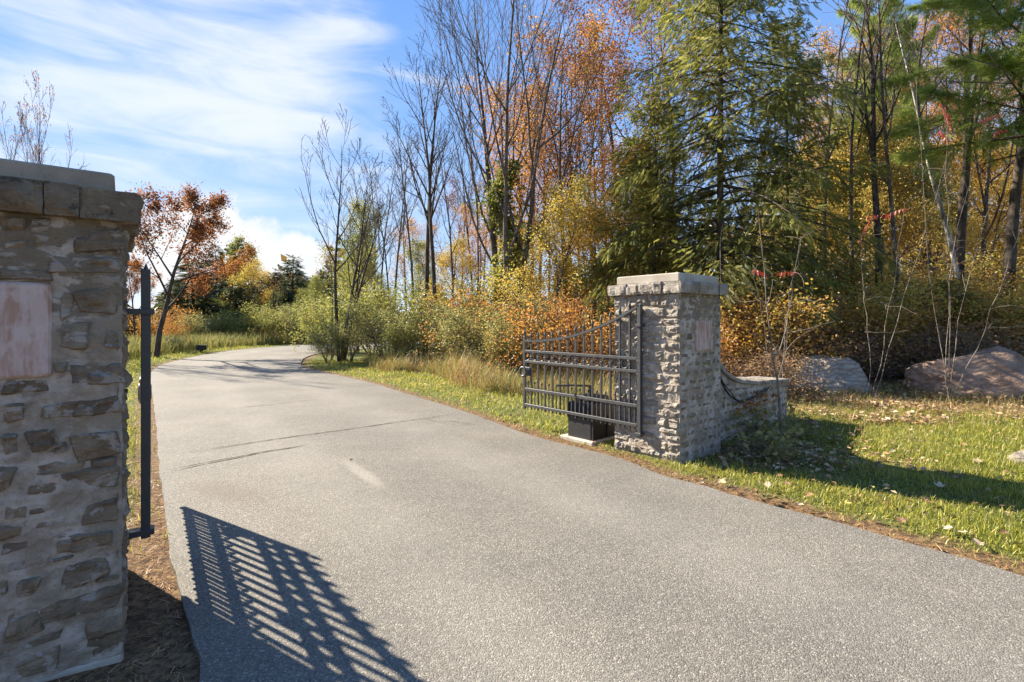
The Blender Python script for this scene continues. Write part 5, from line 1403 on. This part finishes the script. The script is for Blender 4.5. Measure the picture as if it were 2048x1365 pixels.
# weeds in the pillar's shade
wx, wy = 2.75, 5.6
wd = thing('weed_clump', 'dark leafy weeds in the shade of the sunlit pillar', 'plant', (wx, wy, tz(wx, wy)), 0)
tr_, lm_, pp_ = grow(seed=111, h=0.55, r0=0.006, nch=(5,), ang=(0.8,), ratio=(0.5,), first=0.2, wob=0.1, stems=16, spread=1.3, rmin=0.002, leaf_lvl=0, npts=(7, 5))
obj('stem', tubes_mesh('stem', tr_ + lm_), M['palebark'], wd)
obj('foliage', leaves_mesh(pp_, 420, 0.07, 6, 0.06), M['greygreen'], wd)
PROTO['weed'] = [wd, True, 0.55]
dup(wd, (3.3, 6.6, tz(3.3, 6.6)), 1.3, 1.25, 'weedy stems against the foot of the wing wall')
# dark drooping vine along the wing wall with a few bright leaves
vo = thing('wall_vine', 'thin vine with orange leaves trailing over the wing wall', 'vine', tuple(CR + off_w))
vp = [V3 * s_ - U3 * 0.05 + Z3 * (wing_top(s_) - 0.12 - 0.12 * math.sin(s_ * 2.2)) for s_ in np.linspace(0.02, 1.7, 18)]
obj('stem', tubes_mesh('stem', [([tuple(p_) for p_ in vp], [0.012] * 18, 5), ([tuple(p_ - U3 * 0.02 - Z3 * .03 * math.sin(i)) for i, p_ in enumerate(vp)], [0.008] * 18, 5)]), M['darkbark'], vo)
n = 46; i_ = rng.integers(7, 18, n)
ps = np.array([vp[a] for a in i_]) + rng.normal(0, 0.06, (n, 3)) - U3 * 0.05 - Z3 * 0.08
obj('foliage', stamp('foliage', LEAF_V, LEAF_F3, None, ps, frames(n, rng, 1), 0.085 * rng.uniform(.6, 1.2, n), rng.random(n)), M['orange'], vo)

# small dark box in the tall grass by the far road edge
ux, uy = X(403, 24), 24.0
ub = thing('utility_box', 'small dark box standing in tall grass beside the drive', 'box', (ux, uy, tz(ux, uy)), 0.4)
obj('post', Geo().box((-0.06, -0.06, -0.05), (0.06, 0.06, 0.10), 0.01).mesh('post'), M['darkbark'], ub)
obj('housing', Geo().box((-0.20, -0.14, 0.10), (0.20, 0.14, 0.30), 0.03).mesh('housing'), M['plastic'], ub)
obj('lid', Geo().box((-0.23, -0.16, 0.30), (0.23, 0.16, 0.34), 0.012).mesh('lid'), M['plastic'], ub)

# ------------------------------------------------------------------ grass, litter, tall grass
BLV = np.array([(0, 0.5, 0), (0, -0.5, 0), (0.55, 0.38, 0), (0.55, -0.38, 0), (1.0, 0, 0)])
def blades(name, x, y, L, wd, rnd, rng, lean=0.5, material=None, label=None, curve=0.5, zoff=0.0):
    n = len(x); z = terrain(x, y) - 0.006 + zoff
    a = rng.uniform(0, 6.28, n); ln = np.abs(rng.normal(0, lean, n))
    up = np.stack([np.cos(a) * np.sin(ln), np.sin(a) * np.sin(ln), np.cos(ln)], 1)
    ln2 = ln + curve * rng.uniform(0.3, 1.3, n)
    up2 = np.stack([np.cos(a) * np.sin(ln2), np.sin(a) * np.sin(ln2), np.cos(ln2)], 1)
    b = a + rng.uniform(0.8, 2.3, n); sd = np.stack([np.cos(b), np.sin(b), np.zeros(n)], 1)
    base = np.stack([x, y, z], 1); W = (wd * rng.uniform(.6, 1.3, n))[:, None]; Lc = L[:, None]
    mid = base + up * Lc * 0.55; tip = mid + up2 * Lc * 0.5
    V = np.stack([base + sd * W, base - sd * W, mid + sd * W * .75, mid - sd * W * .75, tip], 1)
    off = (np.arange(n) * 5)[:, None, None]
    f4 = (np.array([[0, 1, 3, 2]])[None] + off).reshape(-1, 4); f3 = (np.array([[2, 3, 4]])[None] + off).reshape(-1, 3)
    o = obj(name, mesh_from(name, V.reshape(-1, 3), [f3, f4], np.repeat(rnd, 5)), material)
    return kind(o, 'stuff', label)
rng = np.random.default_rng(1234)
def scatter(n, x0, x1, y0, y1, cond, mult=1):
    x = rng.uniform(x0, x1, n); y = rng.uniform(y0, y1, n); sd = road_sd(x, y)
    k_ = cond(x, y, sd); return x[k_], y[k_], sd[k_]
def inside_masonry(x, y):
    P = np.stack([x, y], 1)
    a = P - CR[:2]; r1 = (a @ V2 > -.06) & (a @ V2 < WR + .06) & (a @ U2 > -.06) & (a @ U2 < DR + .06)
    r2 = (a @ V2 > WR) & (a @ V2 < WR + LW + .03) & (a @ U2 > .17) & (a @ U2 < .65)
    b = P - CL[:2]; r3 = (b @ -V2L > -.05) & (b @ -V2L < WL + .05) & (b @ U2L > -.05) & (b @ U2L < DL + .05)
    c = P - np.array([.985, 6.2]); r4 = (c @ U2 > -.06) & (c @ U2 < .5) & (c @ V2 > -.07) & (c @ V2 < .68)
    return r1 | r2 | r3 | r4
def patchy(x, y): return 0.5 + 0.5 * wav(x, y, 1.9, 0.3)
def pnoise(x, y): return np.clip(0.5 + 0.5 * wav(x, y, 4.3, 1.3) + 0.25 * wav(x, y, 11.0), 0, 1)
def lawn(n, box_, cond, Lm, wd, label, dry=0.25, name='lawn'):
    x, y, sd = scatter(n, *box_, cond)
    k_ = ~inside_masonry(x, y) & (rng.random(len(x)) < 0.25 + 0.75 * pnoise(x, y)) & (rng.random(len(x)) < 0.06 + sstep(sd, 0.02, 0.42))
    x, y, sd = x[k_], y[k_], sd[k_]
    L = Lm * rng.uniform(.5, 1.4, len(x)) * (0.5 + 0.9 * patchy(x, y)) * (0.55 + 0.45 * sstep(sd, 0.05, 0.7))
    r_ = np.clip(rng.normal(0.42, 0.2, len(x)) + dry * (0.5 - patchy(x * 1.7, y * 1.7)) + (rng.random(len(x)) < 0.10) * 0.4, 0, 1)
    return blades(name, x, y, L, wd, r_, rng, 0.72, M['grass'], label)
near_pillar = lambda x, y: np.exp(-((x - 2.75) ** 2 + (y - 5.9) ** 2) / 0.7)
lawn(360000, (0.8, 9.5, 2.0, 9.8), lambda x, y, sd: (sd > 0.0) & (sd < 6.5) & (y > 2.2 - 0.0 * x) & (np.hypot(x, y) < 11.5) & (x / y < 1.25) & (rng.random(len(x)) > 0.9 * near_pillar(x, y)), 0.062, 0.0030, 'short lawn grass on the verge beside the sunlit pillar')
lawn(110000, (-9, 1.6, 6.0, 19), lambda x, y, sd: (sd > 0.0) & (sd < 2.1 + 0.4 * np.sin(x * 2)), 0.085, 0.0065, 'bright strip of mown grass along the bend')
lawn(40000, (-17, -9, 10, 30), lambda x, y, sd: (sd > 0) & (sd < 2.2), 0.12, 0.010, 'grass strip along the far road edge')
lawn(34000, (-5.5, -1.0, 2.0, 8.0), lambda x, y, sd: (sd > 0.0) & (sd < 0.9) & (y > 3.0) & (rng.random(len(x)) < 0.30 + 0.7 * sstep(y, 3.4, 4.3)), 0.15, 0.004, 'tufts of grass under the edge-on gate leaf', name='grass_tuft')
lawn(2600, (-1.9, -1.1, 1.9, 2.9), lambda x, y, sd: (sd > -0.02) & (sd < 0.25) & (pnoise(x * 2, y * 2) > 0.62), 0.022, 0.003, 'low moss and grass in the dirt by the shaded pillar', -0.3, 'moss_patch')
# straw tufts lying over
x, y, sd = scatter(60000, 3.2, 9.5, 5.0, 11, lambda x, y, sd: (sd > 1.6) & (x / y < 1.25) & (rng.random(len(x)) < 0.25 * sstep(y, 6.0, 8.5)))
k_ = ~inside_masonry(x, y); x, y = x[k_], y[k_]
blades('dry_grass', x, y, rng.uniform(.10, .28, len(x)), 0.003, np.clip(rng.normal(.6, .25, len(x)), 0, 1), rng, 0.9, M['drygrass'], 'flattened straw coloured grass before the boulders', 0.8)
# tall dry grass / goldenrod along the wood edge inside the bend
cx_, cy_, csd = scatter(9000, -9, 2.2, 8.5, 19, lambda x, y, sd: (sd > 1.8 + 0.35 * np.sin(x * 2)) & (sd < 4.4) & (rng.random(len(x)) < 0.25 + 0.75 * pnoise(x * .4, y * .4)))
m_ = len(cx_); per_ = 26
ch = np.repeat(rng.uniform(.45, 1.25, m_) ** 1.3, per_); cr_ = np.repeat(np.clip(rng.normal(.37, .24, m_) + 0.25 * np.exp(-((cx_ + 2.9) ** 2 + (cy_ - 13.2) ** 2) / 5.0), 0, 1), per_)
x = np.repeat(cx_, per_) + rng.normal(0, .10, m_ * per_); y = np.repeat(cy_, per_) + rng.normal(0, .10, m_ * per_)
hgt = (0.40 + 0.55 * np.exp(-((x + 2.6) ** 2 + (y - 12.8) ** 2) / 3.0)) * ch
blades('tall_grass', x, y, hgt * rng.uniform(.4, 1.25, len(x)), 0.0055, np.clip(cr_ + rng.normal(0, .12, len(x)), 0, 1), rng, 0.5, M['drygrass'], 'tall tan and olive grass between mown strip and bushes', 0.8)
x, y, sd = scatter(200000, -26, -6, 12, 42, lambda x, y, sd: (sd > 1.8) & (sd < 6.5) & (x < -8) & (rng.random(len(x)) < 0.15 + 0.55 * pnoise(x * .4, y * .4)))
blades('tall_grass', x, y, rng.uniform(.35, 1.0, len(x)), 0.013, np.clip(rng.normal(.16, .2, len(x)), 0, 1), rng, 0.28, M['drygrass'], 'tall olive weeds along the far side of the drive', 0.6)
x, y, sd = scatter(60000, -9, 10, 34, 50, lambda x, y, sd: (sd > 0.5) & (sd < 9))
blades('tall_grass', x, y, rng.uniform(.5, 1.2, len(x)), 0.02, np.clip(rng.normal(.35, .2, len(x)), 0, 1), rng, 0.28, M['drygrass'], 'tall weeds beyond the end of the visible drive', 0.6)

# leaf litter on the wood floor and over the grass
def litter(n, box_, cond, size, name, label, material=None, zoff=0.02, lv=None, lf=None, spreadz=0.02):
    x, y, sd = scatter(n, *box_, cond); k_ = ~inside_masonry(x, y); x, y = x[k_], y[k_]; m_ = len(x)
    fr = frames(m_, rng, 0.25); nn = fr[:, 2]; fl = (np.abs(nn[:, 2]) < 0.5)
    pos = np.stack([x, y, terrain(x, y) + zoff + rng.random(m_) * spreadz], 1)
    a = rng.uniform(0, 6.28, m_); al = np.stack([np.cos(a), np.sin(a), rng.normal(0, .3, m_)], 1); al /= np.linalg.norm(al, axis=1, keepdims=True)
    sd_ = np.cross(np.stack([rng.normal(0, .45, m_), rng.normal(0, .45, m_), np.ones(m_)], 1), al); sd_ /= np.linalg.norm(sd_, axis=1, keepdims=True)
    fr = np.stack([al, sd_, np.cross(al, sd_)], 1)
    return kind(obj(name, stamp(name, lv or LEAF_V, lf or LEAF_F3, None, pos, fr, size * rng.uniform(.5, 1.3, m_), rng.random(m_)), material or M['litter']), 'stuff', label)
litter(42000, (-3, 16, 8.5, 22), lambda x, y, sd: (sd > 2.6) & (rng.random(len(x)) < 0.15 + 0.85 * sstep(sd, 3.0, 5.0)), 0.10, 'leaf_litter', 'brown fallen leaves covering the wood floor')
litter(5000, (1.0, 9.5, 2.2, 10), lambda x, y, sd: (sd > 0.03) & (rng.random(len(x)) < 0.25 + 0.75 * (pnoise(x, y) < 0.35)), 0.05, 'leaf_litter', 'scattered dry leaf bits in the lawn', zoff=0.035)
litter(9000, (3.5, 12, 7.2, 10.5), lambda x, y, sd: (rng.random(len(x)) < 0.15 + 0.85 * (pnoise(x * .6, y * .6) < .5)), 0.08, 'leaf_litter', 'dry leaves lying between the lawn and the boulders', zoff=0.03)
litter(3200, (2.0, 4.6, 5.0, 8.0), lambda x, y, sd: (rng.random(len(x)) < 1.2 * near_pillar(x, y) + 0.1) & (sd > 0.1), 0.07, 'leaf_litter', 'dry leaves caught along the foot of the wing wall')
NV = [(0, .03, 0), (0, -.03, 0), (1, 0, .02)]; NF = [(0, 1, 2)]
litter(30000, (-0.5, 4.2, 2.6, 7.2), lambda x, y, sd: (sd > -0.05) & (rng.random(len(x)) < np.exp(-(sd / 0.16) ** 2)), 0.085, 'needle_litter', 'orange pine needles along the drive edge', M['needle_litter'], 0.012, NV, NF, 0.012)
litter(14000, (-3.6, -1.0, 1.7, 5.2), lambda x, y, sd: (sd > -0.04) & (sd < 1.1), 0.06, 'needle_litter', 'needles and dirt at the foot of the shaded pillar', M['needle_litter'], 0.008, NV, NF, 0.010)
litter(900, (-9, 3, 7, 17), lambda x, y, sd: (sd > 0.05) & (sd < 2.2), 0.07, 'leaf_litter', 'dry leaf bits on the mown strip along the bend', zoff=0.05)

for bx_, by_, br_ in ((X(1650, 10.7), 10.7, 1.25), (X(1965, 10.1), 10.1, 1.6)):
    litter(2600, (bx_ - 2.2, bx_ + 2.2, by_ - 1.6, by_ + 1.2), lambda x, y, sd: np.abs(np.hypot((x - bx_) / br_, (y - by_) / (br_ * .7)) - 0.95) < 0.22, 0.085, 'leaf_litter', 'dry leaves drifted round the foot of the boulder', zoff=0.04, spreadz=0.10)
    x, y, sd = scatter(2600, bx_ - 2.0, bx_ + 2.0, by_ - 1.5, by_, lambda x, y, sd: np.abs(np.hypot((x - bx_) / br_, (y - by_) / (br_ * .7)) - 1.0) < 0.18)
    blades('dry_grass', x, y, rng.uniform(.12, .40, len(x)), 0.004, np.clip(rng.normal(.4, .25, len(x)), 0, 1), rng, 0.6, M['drygrass'], 'straw and grass growing against the boulder', 0.8)

# single fallen leaves large enough to be told apart
def maple_leaf(seed):
    r = random.Random(seed); lob = [(0, 0.42), (18, .55), (32, .95), (44, .62), (60, .66), (78, 1.0), (90, 1.15), (102, 1.0), (120, .66), (136, .62), (148, .95), (162, .55), (180, .42), (250, .32), (270, .10), (290, .32)]
    v = [(0, 0.02, 0)]
    for a, q_ in lob:
        q_ *= r.uniform(.88, 1.1); x_, y_ = q_ * math.cos(math.radians(a)), q_ * math.sin(math.radians(a))
        v.append((x_ * .5, y_ * .5, 0.16 * abs(x_) ** 1.5 + 0.10 * (y_ - .3) ** 2 + r.uniform(-.03, .03)))
    n_ = len(lob); f = [(0, i + 1, (i + 1) % n_ + 1) for i in range(n_)]
    return mesh_from('fallen_leaf', v, [f], np.full(len(v), 0.5))
LM_ = [maple_leaf(i) for i in range(6)]
def flat_leaf_mat(name, c1, c2):
    m, t = mat(name); n_ = t.noise(objc(t), 9, 4, .6)
    c = t.mix(orand(t), c1, c2); c = t.mix(t.math('MULTIPLY', n_, .5), c, tuple(.5 * v for v in c1))
    pbsdf(t, c, 0.75, t.bump(n_, .3, .01), spec=.2); return m
LMM = [flat_leaf_mat('tan_leaf', (0.42, 0.31, 0.19), (0.52, 0.42, 0.29)), flat_leaf_mat('brown_leaf', (0.22, 0.12, 0.06), (0.33, 0.19, 0.10)), flat_leaf_mat('yellow_leaf', (0.50, 0.40, 0.10), (0.55, 0.46, 0.22))]
LWORD = ['pale tan', 'brown', 'yellowish']
LP = [(1850, 944), (1915, 962), (1590, 962), (1562, 962), (1655, 966), (1705, 1000), (1768, 1012), (1690, 1020), (1900, 1070), (1805, 1055), (1930, 1080), (2010, 1080), (1856, 1090), (1620, 1000), (1580, 985),
      (1960, 1100), (2030, 1105), (1745, 985), (1990, 1010), (1950, 1005), (1535, 985), (1440, 968), (1415, 950), (1500, 990), (1545, 1005), (1600, 1015), (1650, 1035), (1730, 1040), (1780, 1030), (1875, 1030),
      (1690, 905), (1780, 930), (1925, 900), (1820, 870), (1730, 875), (1960, 930), (2000, 960), (1880, 985), (1640, 930), (1850, 1015)]
lr = random.Random(4)
for i, (a, b) in enumerate(LP):
    x_, y_ = G(a, b); mi = lr.choice((0, 0, 1, 2)); me = LM_[lr.randrange(6)].copy(); me.materials.append(LMM[mi])
    o = obj('fallen_leaf', me, None, None, (x_, y_, tz(x_, y_) + 0.045 + lr.uniform(0, .02)))
    o.rotation_euler = (lr.uniform(-.5, .5), lr.uniform(-.5, .5), lr.uniform(0, 6.28)); s_ = lr.uniform(0.075, 0.12); o.scale = (s_, s_, s_)
    where = 'in the shadowed grass' if 900 < b < 1030 and a > 1560 and b < 0.17 * (a - 1640) + 985 else 'in the sunlit grass by the drive edge'
    tag(o, f'{LWORD[mi]} fallen maple leaf lying {where}', 'leaf', f'{LWORD[mi]} fallen leaves {where}')
for i, (a, b) in enumerate([(702, 926), (727, 925)]):
    x_, y_ = G(a, b); me = LM_[i].copy(); me.materials.append(LMM[1])
    o = obj('fallen_leaf', me, None, None, (x_, y_, 0.024)); o.scale = (.05, .05, .05); o.rotation_euler = (.4, .2, i * 2.0)
    tag(o, 'small dark curled leaf on the asphalt beside the pale scuff', 'leaf', 'dark curled leaves on the asphalt')

# drop prototypes that were never planted
for key, (o, used, h) in list(PROTO.items()):
    if not used:
        for ch in list(o.children): bpy.data.objects.remove(ch)
        bpy.data.objects.remove(o)
